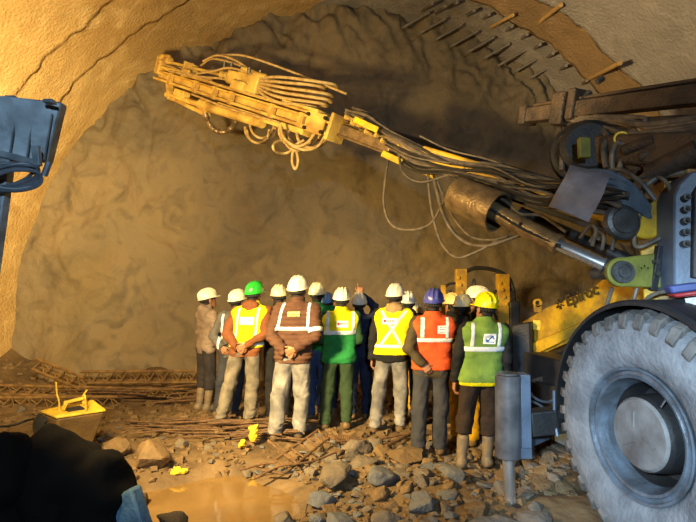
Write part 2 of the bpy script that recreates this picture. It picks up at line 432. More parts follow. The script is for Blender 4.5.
def head_sdf(X, Y, Z):
    d = ell(X, Y, Z, (0, -.012, .035), (.074, .094, .085))
    d = smin(d, ell(X, Y, Z, (0, .028, -.035), (.056, .062, .078)), .03)
    d = smin(d, cap(X, Y, Z, (-.012, .058, -.092), (.012, .058, -.092), .02, .02), .03)
    d = smin(d, cap(X, Y, Z, (-.034, .072, .036), (.034, .072, .036), .014, .014), .014)
    d = smin(d, cap(X, Y, Z, (0, .084, .022), (0, .106, -.014), .009, .015), .012)
    for s in (-1, 1):
        d = np.maximum(d, -(np.sqrt((X - s * .032) ** 2 + (Y - .098) ** 2 + (Z - .016) ** 2) - .018))
        d = np.minimum(d, np.sqrt((X - s * .031) ** 2 + (Y - .076) ** 2 + (Z - .016) ** 2) - .0135)
        d = smin(d, ell(X, Y, Z, (s * .079, -.006, -.002), (.012, .024, .034)), .008)
    d = smin(d, cap(X, Y, Z, (-.020, .082, -.048), (.020, .082, -.048), .007, .007), .006)
    d = smin(d, cap(X, Y, Z, (-.016, .080, -.060), (.016, .080, -.060), .008, .008), .006)
    return d
HV, HQ = poly(head_sdf, (-.11, -.13, -.135), (.11, .145, .14), .0065)
hc = HV[HQ].mean(1)
HMI = np.zeros(len(HQ), int)
for s in (-1, 1): HMI[np.linalg.norm(hc - v3((s * .031, .078, .016)), axis=1) < .0155] = 1
HMI[(np.abs(hc[:, 0]) < .026) & (hc[:, 1] > .078) & (hc[:, 2] < -.044) & (hc[:, 2] > -.068)] = 2
def hair_sdf(X, Y, Z):
    d = ell(X, Y, Z, (0, -.014, .035), (.081, .101, .092))
    d = np.minimum(d, ell(X, Y, Z, (0, -.05, -.03), (.062, .052, .06)))
    return np.maximum(np.maximum(d + .003 * vnoise(X * 60, Y * 60, Z * 25), Y - .035 - .25 * Z), -.085 - Z)
RV, RQ = poly(hair_sdf, (-.1, -.13, -.1), (.1, .1, .14), .008)
def helmet_mesh(m, long_peak=True):
    """hard hat: dome with three crown ribs, rolled rim, peak at +y"""
    mb = MB(); n = 40
    prof = [(0, 1.0), (.012, 1.0), (.03, .985), (.055, .94), (.08, .86), (.10, .74), (.117, .58), (.128, .40), (.134, .2), (.136, .001)]
    vs = []
    for h, r in prof:
        for k in range(n):
            t = 2 * math.pi * k / n; x, y = .110 * r * math.sin(t), .138 * r * math.cos(t)
            rib = 0
            for cx in (-.042, 0, .042):
                rib = max(rib, math.exp(-((x - cx) / .010) ** 2))
            rib *= .014 * min(1, h / .05) * (1 - .4 * max(0, (y / .138)) ** 4)
            f = 1 + (rib / .12); vs.append((x * f, y * f, h * 1.0 + rib))
    fs = [(i * n + k, i * n + (k + 1) % n, (i + 1) * n + (k + 1) % n, (i + 1) * n + k) for i in range(len(prof) - 1) for k in range(n)]
    mb.add(vs, fs)
    # rim + peak
    ring = []
    for h, e in ((.004, 0), (.008, 1), (.0, 1.0), (-.004, 0)):
        for k in range(n):
            t = 2 * math.pi * k / n; pk = max(0, math.cos(t)) ** 2.2
            ex = .010 + .052 * pk
            x, y = .110 * math.sin(t), .138 * math.cos(t)
            dr = -.006 if e == 0 else ex
            ring.append((x + math.sin(t) * dr * (.9), y + math.cos(t) * dr, h - (.016 * pk if e else 0)))
    fs = [(i * n + k, i * n + (k + 1) % n, ((i + 1) % 4) * n + (k + 1) % n, ((i + 1) % 4) * n + k) for i in range(4) for k in range(n)]
    mb.add(ring, fs); return mb
def smoothnoise(X, Y, Z, f, seed): return vnoise(X * f[0] + seed, Y * f[1] + seed * .7, Z * f[2] - seed)
PEOPLE = 0
def person(px, feet, top, label, yaw=0, pose='back', jacket=None, trousers=None, vest=None, boots='boot', helmet=(236, 226, 190), hood=False, jfat=.0,
           hy=0, hp=8, stance=.12, step=0.0, build=1.0, leg=1.0, cover=None, d=None, hem=.475, band=None, hood_col=None, shift=0.0):
    global PEOPLE
    PEOPLE += 1; sd = PEOPLE * 3.17; yw = math.radians(yaw)
    g = G(px, feet) if d is None else Vector((P(px, 290, d).x, d, 0))
    # total height with helmet from its top in the photograph
    zt = P(px, top, g.y).z; gz = ghs(g.x, g.y)
    tot = max(1.60, min(1.93, zt - gz)); h = (tot - .035)
    FEET.append((g.x, g.y))
    Rm = Matrix.Rotation(yw, 4, 'Z')
    # ---- joints (local, +y forward)
    sw = .110 * h * build; hw = .052 * h
    fl, fr = v3((-stance / 2 - .02, -step, 0)), v3((stance / 2 + .02, step, 0))
    def lean(V):
        V = np.array(V, float); V[:, 0] -= shift * (1 - V[:, 2] / h); return V
    J = {}
    for s, f, k in ((-1, fl, 'l'), (1, fr, 'r')):
        hip = v3((s * hw, 0, .52 * h)); an = f + v3((0, -.02, .045 * h))
        kn = (hip * .47 + an * .53) + v3((s * .012, .035, 0)); J['hip' + k], J['knee' + k], J['ank' + k] = hip, kn, an
        sh = v3((s * sw, -.005, .805 * h)); ua, fa = .172 * h, .148 * h
        mode = pose if isinstance(pose, str) else pose[0 if s < 0 else 1]
        if mode == 'back': el = sh + v3((s * .052, -.075, -.145 * h)); wr = v3((s * .055, -.150 - .02 * (s > 0) - jfat, .555 * h + .02 * s)); hd = v3((-s * .8, -.12, -.35))
        elif mode == 'hipback': el = sh + v3((s * .06, -.085, -.14 * h)); wr = v3((s * .105, -.12 - jfat, .56 * h)); hd = v3((-s * .5, -.1, -.6))
        elif mode == 'front': el = sh + v3((s * .05, .02, -.165 * h)); wr = v3((s * .06, .21, .60 * h)); hd = v3((-s * .8, .3, .1))
        elif mode == 'point': el = sh + v3((s * .03, .16, .06 * h)); wr = v3((s * .030, .17, 1.0 * h)); hd = v3((-.02, .12, .9))
        elif mode == 'chin': el = sh + v3((s * .04, .12, -.13 * h)); wr = v3((s * .05, .22, .79 * h)); hd = v3((-s * .3, .1, .8))
        else: el = sh + v3((s * .045, -.02, -.168 * h)); wr = el + v3((s * .005, .06, -.142 * h)); hd = v3((0, .12, -1))
        dv = el - sh; el = sh + dv / np.linalg.norm(dv) * ua
        dv = wr - el
        if np.linalg.norm(dv) > fa * 1.15: wr = el + dv / np.linalg.norm(dv) * fa * 1.15
        J['sh' + k], J['el' + k], J['wr' + k], J['hd' + k], J['mode' + k] = sh, el, wr, hd / np.linalg.norm(hd), mode
    hyw, hpp = math.radians(hy), math.radians(hp)
    hc_ = v3((0, .018, .912 * h)); neck0 = v3((0, -.012, .80 * h))
    HR = np.array(Matrix.Rotation(hyw, 3, 'Z') @ Matrix.Rotation(hpp, 3, 'X'))
    b = build
    def torso(X, Y, Z, o=0.0, lower=True):
        fy = .72
        q = cap(X, Y, Z, (-.050 * h * b, -.006, .725 * h), (.050 * h * b, -.006, .725 * h), .066 * h, .066 * h, fy)
        q = smin(q, cap(X, Y, Z, (-.088 * h * b, -.010, .788 * h), (.088 * h * b, -.010, .788 * h), .036 * h, .036 * h), .045 * h)
        q = smin(q, cap(X, Y, Z, (-.040 * h * b, .004, .62 * h), (.040 * h * b, .004, .62 * h), .060 * h, .060 * h, fy), .05 * h)
        if lower: q = smin(q, cap(X, Y, Z, (-.044 * h * b, -.006, .52 * h), (.044 * h * b, -.006, .52 * h), .060 * h, .060 * h, .82), .05 * h)
        q = smin(q, cap(X, Y, Z, (0, -.014, .80 * h), (0, -.004, .855 * h), .046 * h, .032 * h), .03 * h)
        return q - o
    def arms(X, Y, Z, o, r=(.034, .031, .029, .024)):
        q = None
        for k in 'lr':
            e = smin(cap(X, Y, Z, J['sh' + k], J['el' + k], r[0] * h, r[1] * h), cap(X, Y, Z, J['el' + k], J['wr' + k], r[2] * h, r[3] * h), .02)
            q = e if q is None else np.minimum(q, e)
        return q - o
    def legs(X, Y, Z, o, r):
        q = None
        for k in 'lr':
            e = smin(cap(X, Y, Z, J['hip' + k], J['knee' + k], r[0] * h, r[1] * h), cap(X, Y, Z, J['knee' + k], J['ank' + k], r[2] * h, r[3] * h), .03)
            q = e if q is None else smin(q, e, .012)
        return q - o
    # ---- body: one mesh (head, neck, trunk, arms, legs, hands)
    def body(X, Y, Z):
        q = torso(X, Y, Z, -.012)
        q = smin(q, arms(X, Y, Z, -.004, (.026, .022, .021, .0165)), .02)
        q = smin(q, legs(X, Y, Z, -.006, (.046, .034, .032, .022)), .02)
        for f, k in ((fl, 'l'), (fr, 'r')):
            q = smin(q, cap(X, Y, Z, f + v3((0, -.03, .045)), f + v3((0, .13, .03)), .03, .022), .02)
        return smin(q, cap(X, Y, Z, neck0, hc_ + v3((0, -.02, -.04)), .056, .052), .025)
    BV, BQ = poly(body, (-.48, -.36, -.02), (.48, .42, .96 * h + .12), .0185)
    vs, qs, ms = [BV], [BQ], [np.zeros(len(BQ), int)]; n0 = len(BV)
    hv = (HV * (h / 1.72)) @ HR.T + hc_
    vs.append(hv); qs.append(HQ + n0); ms.append(HMI); n0 += len(hv)
    for s, k in ((-1, 'l'), (1, 'r')):
        mode = J['mode' + k]
        curl = {'back': .75, 'hipback': .5, 'front': .7, 'point': .15, 'chin': .7}.get(mode, .38)
        V, Q = hand_mesh(curl)
        x = J['hd' + k]
        pal = {'back': v3((0, 1 if s < 0 else 1, .2)), 'hipback': v3((0, 1, 0)), 'front': v3((0, -1, .2)), 'point': v3((0, 1, 0)), 'chin': v3((-s, -.2, 0))}.get(mode, v3((-s, 0, 0)))
        z = -(pal - x * pal.dot(x)); z = z / np.linalg.norm(z); y = np.cross(z, x)
        sgn = 1.0
        want = {'back': v3((0, 0, 1)), 'hipback': v3((0, 0, 1)), 'point': v3((-s, 0, 0)), 'chin': v3((0, -1, 0)), 'front': v3((0, 0, 1))}.get(mode, v3((0, 1, 0)))
        if y.dot(want) < 0: sgn = -1.0
        B = np.stack([x, y * sgn, z], 0)
        hvv = (V * 1.02) @ B + J['wr' + k]
        if mode == 'point': pass
        vs.append(hvv); qs.append((Q if sgn > 0 else Q[:, ::-1]) + n0); ms.append(np.zeros(len(Q), int)); n0 += len(V)
    me = npmesh('person', lean(np.concatenate(vs)), np.concatenate(qs), [M_skin, M_eye, M_lip], np.concatenate(ms))
    root = bpy.data.objects.new('person', me); COL.objects.link(root)
    root.location = (g.x, g.y, gz + .004); root.rotation_euler = (0, 0, yw)
    tag(root, label, 'person', 'crew of workers watching the rock face')
    def part(name, V, Q, mats, mi=None, par=None):
        mm = npmesh(name, lean(V), Q, mats if isinstance(mats, list) else [mats], mi); o = bpy.data.objects.new(name, mm); COL.objects.link(o); o.parent = par or root; return o
    # ---- hair, helmet
    part('hair', (RV * (h / 1.72)) @ HR.T + hc_, RQ, M_hair)
    hm = helmet_mesh(None); V = np.array(hm.v) * (h / 1.74)
    V = (V + v3((0, -.008, .042))) @ HR.T + hc_
    M_h = mat('hard_hat_%d' % PEOPLE, helmet, tuple(int(c * .93) for c in helmet), scale=20, rough=.32, spec=.5)
    me = bpy.data.meshes.new('hard_hat'); me.from_pydata(lean(V).tolist(), [], hm.f); me.materials.append(M_h)
    bm = bmesh.new(); bm.from_mesh(me); bmesh.ops.recalc_face_normals(bm, faces=bm.faces); bm.to_mesh(me); bm.free()
    me.polygons.foreach_set('use_smooth', [True] * len(me.polygons)); me.set_sharp_from_angle(angle=math.radians(50))
    hat = bpy.data.objects.new('hard_hat', me); COL.objects.link(hat); hat.parent = root
    st = MB()
    for k in range(10):
        t0 = math.pi * (1.0 - .42 + .84 * k / 10); t1 = math.pi * (1.0 - .42 + .84 * (k + 1) / 10)
        q = [(.094 * math.sin(t), -.008 + .116 * math.cos(t), z) for t, z in ((t0, .028), (t1, .028), (t1, -.002), (t0, -.002))]
        q2 = [(x * 1.05, y * 1.05, z) for x, y, z in q]
        st.add(q + q2, [(0, 1, 2, 3), (7, 6, 5, 4), (0, 4, 5, 1), (3, 2, 6, 7), (1, 5, 6, 2), (0, 3, 7, 4)])
    part('headband', (np.array(st.v) * (h / 1.74)) @ HR.T + hc_, np.array(st.f), M_strap, par=hat)
    # ---- boots
    for f, k in ((fl, 'l'), (fr, 'r')):
        tall = boots == 'rubber_boot'
        def bt(X, Y, Z):
            q = smin(cap(X, Y, Z, f + v3((0, -.045, .052)), f + v3((0, .135, .036)), .050, .040), cap(X, Y, Z, f + v3((0, -.02, .05)), J['ank' + k] + (J['knee' + k] - J['ank' + k]) * (.55 if tall else .14), .048, .060 if tall else .05), .03)
            q = np.maximum(q, -Z + .006 * np.sin(Y * 160) * 0)
            return np.maximum(q, Z - (.30 * h * .55 + .12 if tall else .16)) + .004 * smoothnoise(X, Y, Z, (30, 30, 30), sd)
        V, Q = poly(bt, (f[0] - .12, f[1] - .16, -.03), (f[0] + .12, f[1] + .24, .38 if tall else .2), .011)
        fc = V[Q].mean(1); mi = (fc[:, 2] < .022).astype(int)
        part('boot', V, Q, [M_bootg if tall else M_boot, M_sole], mi)
    # ---- trousers
    tr = .050 * leg, .044 * leg, .043 * leg, .038 * leg
    def trou(X, Y, Z):
        q = smin(torso(X, Y, np.minimum(Z, .60 * h), .004), legs(X, Y, Z, .004, (.054, tr[1], tr[2], tr[3])), .03)
        q = q + .011 * smoothnoise(X + .3 * Z, Y, Z, (9, 9, 8), sd) + .007 * smoothnoise(X - .35 * Z, Y + .2 * Z, Z, (24, 24, 7), sd + 4)
        wk = np.exp(-((Z - .10 * h) / .10) ** 2) + .6 * np.exp(-((Z - .28 * h) / .07) ** 2)
        q = q + .0045 * wk * np.sin(Z * 88 + 60 * X + 7 * smoothnoise(X, Y, Z, (9, 9, 4), sd + 9)) + .010 * wk * smoothnoise(X, Y, Z, (12, 12, 26), sd + 12)
        low = (.19 * h if boots == 'rubber_boot' else .085) + .015 * np.sin(X * 14 + sd)
        return np.maximum(np.maximum(q, Z - .575 * h), low - Z)
    V, Q = poly(trou, (-.42, -.36, 0), (.42, .36, .60 * h), .0125)
    o_tr = part('trousers', V, Q, trousers)
    # ---- jacket
    jo = .016 + jfat
    def nj(X, Y, Z): return .010 * smoothnoise(X, Y, Z, (8, 8, 14), sd) + (.010 if jfat < .01 else .004) * smoothnoise(X, Y, Z, (14, 14, 30), sd + 2)
    def jac(X, Y, Z):
        q = np.maximum(torso(X, Y, Z, jo), hem * h + .01 * np.sin(X * 9 + sd) - Z)
        am = arms(X, Y, Z, .004 + jfat * .6)
        if jfat > .01:
            q = q + .007 * np.cos(Z * 2 * math.pi / .058); am = am + .006 * np.cos((Z + .3 * Y) * 2 * math.pi / .058)
        q = smin(q, am, .03)
        q = q + nj(X, Y, Z)
        for k in 'lr':
            dd = np.linalg.norm(J['wr' + k] - J['el' + k]); u = (J['wr' + k] - J['el' + k]) / dd
            pr = (X - J['wr' + k][0]) * u[0] + (Y - J['wr' + k][1]) * u[1] + (Z - J['wr' + k][2]) * u[2]
            nr = np.sqrt((X - J['wr' + k][0]) ** 2 + (Y - J['wr' + k][1]) ** 2 + (Z - J['wr' + k][2]) ** 2)
            q = np.where((nr < .12), np.maximum(q, pr - .012), q)
        if hood:
            q = smin(q, cap(X, Y, Z, (-.06, -.075, .845 * h), (.06, -.075, .845 * h), .05, .05), .03)
            q = smin(q, cap(X, Y, Z, (0, -.06, .80 * h), (0, -.085, .85 * h), .07, .06), .03)
        return np.maximum(q, -cap(X, Y, Z, (0, .02, .85 * h), (0, .04, 1.0 * h), .054, .075))
    V, Q = poly(jac, (-.46, -.36, .42 * h), (.46, .40, .99 * h if 'point' not in pose else 1.02 * h), .0125)
    mats, mi = [jacket], None
    if hood_col is not None:
        fc = V[Q].mean(1); mats.append(hood_col); mi = ((fc[:, 2] > .805 * h) & (np.abs(fc[:, 0]) < .13) & (fc[:, 1] < .06)).astype(int)
    o_j = part('jacket', V, Q, mats, mi)
    host = o_j; vo = jo
    def armcut(X, Y, Z, m=0):
        q = None
        for k, s in (('l', -1), ('r', 1)):
            e = cap(X, Y, Z, v3((s * (.150 * h * b), -.01, .79 * h)), v3((s * .150 * h * b, -.02, .70 * h)), .036 * h - m, .036 * h - m)
            q = e if q is None else np.minimum(q, e)
        return q
    if vest:
        vo = jo + .014; vh = vest.get('hem', .50) * h
        def vbase(X, Y, Z, o=0):
            q = torso(X, Y, Z, vo + o) + nj(X, Y, Z)
            # flared hem
            q = q - .012 * np.clip((.62 * h - Z) / (.12 * h), 0, 1)
            q = np.maximum(q, -armcut(X, Y, Z))
            nk = cap(X, Y, Z, (0, .015, .838 * h), (0, .05, .99 * h), .066, .095); q = np.maximum(q, -nk)
            fv = np.maximum(np.abs(X) - np.clip((Z - .62 * h) * .45, .004, .2), -(Y - .02)); q = np.maximum(q, -np.maximum(fv, -(Z - .5 * h)))
            return np.maximum(q, vh - Z)
        V, Q = poly(vbase, (-.36, -.32, .44 * h), (.36, .30, .88 * h), .0125)
        mats = [vest['m']]; mi = None
        if 'm2' in vest:
            fc = V[Q].mean(1); mats.append(vest['m2']); mi = vest['sel'](fc[:, 0] / h, fc[:, 1], fc[:, 2] / h).astype(int)
        host = part('safety_vest', V, Q, mats, mi)
        base = vbase
    else:
        base = lambda X, Y, Z, o=0: jac(X, Y, Z) - o
    def over(name, region, o, m, lo, hi, res=.010, mi=None, mats=None):
        def fn(X, Y, Z): return np.maximum(base(X, Y, Z, o), region(X / h, Y, Z / h) * h)
        V, Q = poly(fn, lo, hi, res)
        if len(Q) == 0: return None
        f = None
        if mi is not None: fc = V[Q].mean(1); f = mi(fc[:, 0] / h, fc[:, 1], fc[:, 2] / h)
        return part(name, V, Q, mats or m, f, host)
    spec = (vest or {}).get('stripes') or (band or {}).get('stripes') or []
    for reg in spec:
        over('reflective_stripe', reg, .006, M_silver, (-.36, -.34, .44 * h), (.36, .32, .90 * h))
    bd = (vest or {}).get('badge') or (band or {}).get('badge')
    if bd:
        cx, cz, w, hh_, style = bd[:5]
        bm_ = bd[5] if len(bd) > 5 else M_badge
        reg = lambda x, y, z: np.maximum(np.maximum(np.abs(x - cx) - w / 2, np.abs(z - cz) - hh_ / 2), y / h + .0)
        def mk(x, y, z):
            u, v_ = (x - cx) / w, (z - cz) / hh_
            f = np.zeros(len(x), int); bk = y < -.02
            if style == 'red': f[bk & (np.abs(v_ - .05) < .14) & (np.abs(u) < .32) & (np.sin(u * 40) > -.4)] = 1; f[bk & (np.abs(v_ - .05) < .2) & (np.abs(u + .30) < .09)] = 1
            elif style == 'blue': f[bk & (np.abs(v_ - .22 * np.sin(u * 9)) < .12) & (np.abs(u) < .34)] = 1; f[bk & (v_ < -.25) & (v_ > -.34) & (np.abs(u) < .34)] = 1
            elif style == 'lines': f[bk & (np.abs(np.sin(v_ * 9)) < .35) & (np.abs(u) < .34) & (np.abs(v_) < .36)] = 1
            return f
        over('badge', reg, .011, None, ((cx - w) * h, -.34, (cz - hh_) * h), ((cx + w) * h, .0, (cz + hh_) * h), .0065, mk, [bm_, {'red': M_red, 'blue': M_blue, 'lines': M_strap}[style]])
    if band and band.get('cuff'):
        for k in band['cuff']:
            a = J['sh' + k] * .15 + J['el' + k] * .85; bb = J['sh' + k] * .0 + J['el' + k] * 1.0
            u = (J['el' + k] - J['sh' + k]); u = u / np.linalg.norm(u); mid = J['sh' + k] + u * .135 * h
            def cf(X, Y, Z):
                pr = (X - mid[0]) * u[0] + (Y - mid[1]) * u[1] + (Z - mid[2]) * u[2]
                return np.maximum(cap(X, Y, Z, J['sh' + k], J['el' + k], .034 * h, .031 * h) - .016 - jfat * .6, np.abs(pr) - .026)
            V, Q = poly(cf, mid - .13, mid + .13, .010); part('reflective_stripe', V, Q, M_silver, par=o_j)
    return root
# stripe regions in units of the wearer's height: x across, z up
def H(z0, z1): return lambda x, y, z: np.maximum(z0 - z, z - z1)
def Vx(x0, x1, z0, z1): return lambda x, y, z: np.maximum(np.maximum(x0 - x, x - x1), np.maximum(z0 - z, z - z1))
def Dg(xa, za, xb, zb, w):
    nx, nz = -(zb - za), (xb - xa); l = math.hypot(nx, nz)
    return lambda x, y, z: np.maximum(np.maximum(np.abs(((x - xa) * nx + (z - za) * nz) / l) - w / 2, y * 3), np.maximum(min(za, zb) - z, z - max(za, zb)))
Y_ = cloth('yellow_hi_vis', (222, 210, 16), (200, 184, 14)); O_ = cloth('orange_hi_vis', (206, 84, 40), (184, 70, 34)); Gn = cloth('green_vest', (36, 122, 62), (28, 104, 54)); Ol = cloth('olive_green_vest', (112, 140, 62), (92, 122, 56))
jeans_l = cloth('pale_jeans', (138, 135, 131), (92, 90, 90), scale=7); jeans_b = cloth('grey_beige_jeans', (132, 122, 106), (92, 86, 76), scale=7)
jeans_d = cloth('dark_jeans', (44, 46, 54), (62, 62, 66), scale=5); navy = cloth('navy_cloth', (26, 34, 58), (34, 42, 68)); black = cloth('black_cloth', (22, 22, 24), (34, 33, 33))
brown = cloth('brown_quilted', (84, 58, 44), (72, 48, 38)); rust = cloth('rust_hoodie', (118, 70, 42), (100, 60, 38)); tan = cloth('tan_hoodie', (134, 116, 100), (108, 92, 80))
dgreen = cloth('dark_green_trousers', (48, 66, 44), (40, 56, 38)); olive = cloth('olive_jacket', (74, 64, 44), (62, 54, 38)); char = cloth('charcoal_trousers', (52, 46, 46), (42, 38, 38))
blue_j = cloth('blue_jeans', (58, 76, 112), (46, 60, 90)); yel_t = cloth('mustard_trousers', (188, 146, 34), (166, 126, 28)); teal = cloth('teal_trousers', (46, 92, 92), (38, 76, 78)); greyj = cloth('grey_jacket', (96, 92, 88), (80, 78, 74)); hoodtan = cloth('beige_hood', (156, 128, 92), (138, 112, 80)); dbrown = cloth('dark_brown_trousers', (50, 38, 30), (40, 31, 26))
WH = (240, 232, 204)
person(206, 411, 288, 'worker at the far left in a tan hooded jacket, dark trousers and white hard hat', yaw=-48, pose='front', jacket=tan, trousers=char, boots='rubber_boot', hood=True, hy=-6, hp=14, helmet=WH, stance=.10, step=.03, shift=.06, jfat=.006, leg=1.0)
person(238, 413, 289, 'worker in a grey jacket half hidden behind the man in the green hard hat', d=7.0, yaw=-12, pose='hipback', jacket=greyj, trousers=jeans_d, helmet=WH, hy=-14, hp=12, stance=.2, shift=.16, band={'stripes': [Vx(-.095, -.072, .5, .82)]})
person(254, 427, 281, 'worker in a green hard hat and yellow vest over a rust hoodie, hands clasped behind', yaw=-8, pose='back', jacket=rust, trousers=jeans_b, hood=True, hp=10, hy=-12, helmet=(44, 168, 54), stance=.30, step=.07, shift=.26,
       vest={'m': Y_, 'hem': .545, 'stripes': [Vx(-.082, -.062, .56, .83), Vx(.062, .082, .56, .83), H(.56, .583)], 'badge': (.0, .735, .105, .055, 'lines')}, leg=1.05, jfat=.006)
person(279, 418, 284, 'worker in black, cream hard hat between the green helmet and the brown quilted jacket', d=6.75, pose='front', jacket=black, trousers=black, helmet=(236, 222, 176), hp=6, yaw=4)
person(298, 440, 272, 'tall worker in a brown quilted jacket with white tape and pale jeans, hands clasped behind', yaw=-6, pose='back', jacket=brown, trousers=jeans_l, hp=12, hy=-10, helmet=WH, stance=.22, step=.06, shift=.13, jfat=.016, build=1.0, leg=1.1,
       band={'stripes': [lambda x, y, z: np.maximum(np.maximum(.672 - z, z - .697), np.abs(x) - .112), Vx(.078, .098, .69, .845), Dg(-.098, .69, -.072, .845, .02)], 'badge': (-.002, .775, .078, .032, 'lines', cloth('pale_green_label', (170, 176, 120))), 'cuff': 'r'})
person(317, 424, 282, 'worker in cream hard hat and blue jeans, just right of the brown quilted jacket', d=6.75, yaw=-5, pose='front', jacket=Gn, trousers=blue_j, helmet=(236, 224, 180), hp=10)
person(327, 415, 292, 'worker hidden but for a pale blue hard hat beside the green and yellow vest', d=7.2, pose='front', jacket=black, trousers=navy, helmet=(110, 152, 198), hp=8)
person(342, 430, 287, 'worker in a green vest with yellow shoulders, silver tape and dark green trousers', yaw=2, pose='front', jacket=cloth('green_jacket', (44, 74, 48)), trousers=dgreen, helmet=WH, hp=10, hy=2, stance=.22, shift=.08,
       vest={'m': Gn, 'm2': Y_, 'sel': lambda x, y, z: (z > .705), 'hem': .47, 'stripes': [H(.675, .705), Vx(-.105, -.08, .70, .84), Vx(.08, .105, .70, .84)], 'badge': (.012, .752, .085, .05, 'red')})
person(359, 429, 292, 'worker in navy overalls with one arm raised and finger pointing at the rock', d=6.85, yaw=2, pose=('front', 'point'), jacket=navy, trousers=navy, helmet=(228, 224, 206), hp=14, stance=.16)
person(397, 434, 283, 'worker in a yellow vest with a silver cross over a black jacket and pale jeans', yaw=-10, pose=('down', 'front'), jacket=black, trousers=jeans_l, helmet=WH, hood=True, hood_col=hoodtan, hp=8, hy=-14, stance=.26, step=.03, shift=.12, jfat=.010, leg=1.04,
       vest={'m': Y_, 'hem': .53, 'stripes': [H(.575, .60), Dg(-.075, .60, .085, .83, .024), Dg(.06, .60, -.085, .83, .024), ], 'badge': (-.022, .758, .11, .042, 'red')})
person(408, 418, 291, 'worker in teal trousers close behind the man in the yellow vest', d=6.85, yaw=0, pose='front', jacket=olive, trousers=teal, helmet=(226, 226, 214), hp=10)
person(416, 412, 303, 'worker farthest back, only a small white hard hat and mustard trousers showing', d=7.35, yaw=10, pose='front', jacket=black, trousers=yel_t, helmet=WH, hp=4)
person(436, 452, 288, 'worker in an orange vest with silver tape and a violet-blue hard hat', yaw=-4, pose=('hipback', 'front'), jacket=olive, trousers=jeans_d, helmet=(72, 76, 156), hp=8, hy=-10, stance=.20, step=.05, shift=.08, jfat=.006, leg=1.06,
       vest={'m': O_, 'hem': .52, 'stripes': [H(.688, .715), Vx(-.082, -.055, .715, .84), Vx(.07, .092, .715, .84)], 'badge': (.052, .765, .062, .05, 'lines')})
person(452, 421, 293, 'worker in a peach hard hat just right of the violet-blue hard hat', d=6.5, yaw=20, pose='front', jacket=black, trousers=black, helmet=(232, 190, 120), hp=2, hy=10)
person(463, 440, 294, 'worker in a cream hard hat, black jacket and mustard trousers, turned to the right', d=5.85, yaw=-28, pose='down', jacket=black, trousers=yel_t, helmet=(236, 218, 164), hp=2, hy=-8, stance=.15)
person(478, 428, 286, 'worker behind the yellow hard hat, white hard hat and face turned in profile', d=6.35, yaw=58, pose='front', jacket=black, trousers=black, helmet=(240, 232, 204), hp=4, hy=14)
person(489, 468, 292, 'worker nearest the jack leg in a yellow hard hat and olive green vest', yaw=-2, pose='down', jacket=black, trousers=dbrown, helmet=(226, 214, 20), hp=8, hy=26, stance=.22, step=.02, shift=.15, boots='rubber_boot', leg=1.14, build=1.04, jfat=.004,
       vest={'m': Ol, 'hem': .475, 'm2': Y_, 'sel': lambda x, y, z: (z < .497), 'stripes': [H(.672, .702), Vx(-.085, -.06, .70, .84), Vx(.07, .092, .70, .84)], 'badge': (.022, .748, .072, .06, 'blue')})
# ------------------------------------------------------------------ machine materials
M_yel = mat('dirty_yellow_paint', (196, 150, 28), (120, 90, 40), scale=4.5, rough=.55, bump=.25, bscale=26, lo=.42, hi=.68, detail=10)
M_yelb = mat('bright_yellow_paint', (222, 186, 14), (190, 150, 20), scale=9, rough=.45, bump=.1)
M_yelm = mat('muddy_yellow_steel', (232, 194, 92), (172, 130, 60), scale=4, rough=.65, bump=.3, bscale=18, detail=10)
M_olv = mat('olive_yellow_paint', (122, 118, 44), (98, 92, 40), scale=7, rough=.5, bump=.15)
M_steel = mat('grey_steel', (96, 94, 92), (70, 66, 60), scale=7, rough=.45, metal=.6, bump=.15)
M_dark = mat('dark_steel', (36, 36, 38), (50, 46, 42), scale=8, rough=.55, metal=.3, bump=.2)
M_black = mat('black_rubber', (22, 22, 24), (34, 32, 30), scale=10, rough=.6)
M_rust = mat('worn_brown_steel', (158, 132, 92), (112, 92, 66), scale=9, rough=.36, metal=.55, bump=.3, stretch=(1, 1, 1))
M_chrome = mat('chrome_rod', (210, 206, 200), (190, 186, 180), rough=.27, metal=.85)
M_hose = mat('dusty_black_hose', (70, 62, 54), (112, 96, 74), scale=12, rough=.5, bump=.15)
M_hoseb = mat('black_hose', (34, 32, 30), (52, 46, 38), scale=12, rough=.45)
M_hoseg = mat('grey_hose', (92, 98, 104), (70, 76, 84), scale=12, rough=.45)
M_hosey = mat('muddy_hose', (206, 174, 110), (170, 136, 80), scale=12, rough=.65, bump=.3)
M_tyre = mat('dusty_tyre', (124, 122, 120), (92, 90, 90), scale=5, rough=.85, bump=.4, bscale=30, detail=9)
M_tread = mat('muddy_tread', (104, 96, 88), (66, 60, 54), scale=7, rough=.9, bump=.5, bscale=24)
M_rim = mat('rim_paint', (104, 112, 120), (76, 78, 80), scale=6, rough=.4, metal=.3, bump=.2)
M_hub = mat('scuffed_hub', (120, 114, 108), (88, 80, 74), scale=5, rough=.6, bump=.5, bscale=8)
M_gpan = mat('blue_grey_panel', (86, 94, 106), (70, 78, 90), scale=6, rough=.45, bump=.1)
M_mat = mat('grey_rubber_mat', (128, 126, 130), (104, 100, 104), scale=5, rough=.75, bump=.3)
M_jack = mat('jack_casing', (104, 102, 102), (72, 72, 74), scale=6, rough=.28, metal=.35, bump=.06)
M_let = mat('dark_lettering', (70, 52, 18), (62, 46, 16), rough=.6)
rig = empty('drilling_rig', (2.7, 4.0, 0))
tag(rig, 'big yellow tunnel drilling machine with raised booms, hoses and one huge tyre at the right', 'drilling machine')
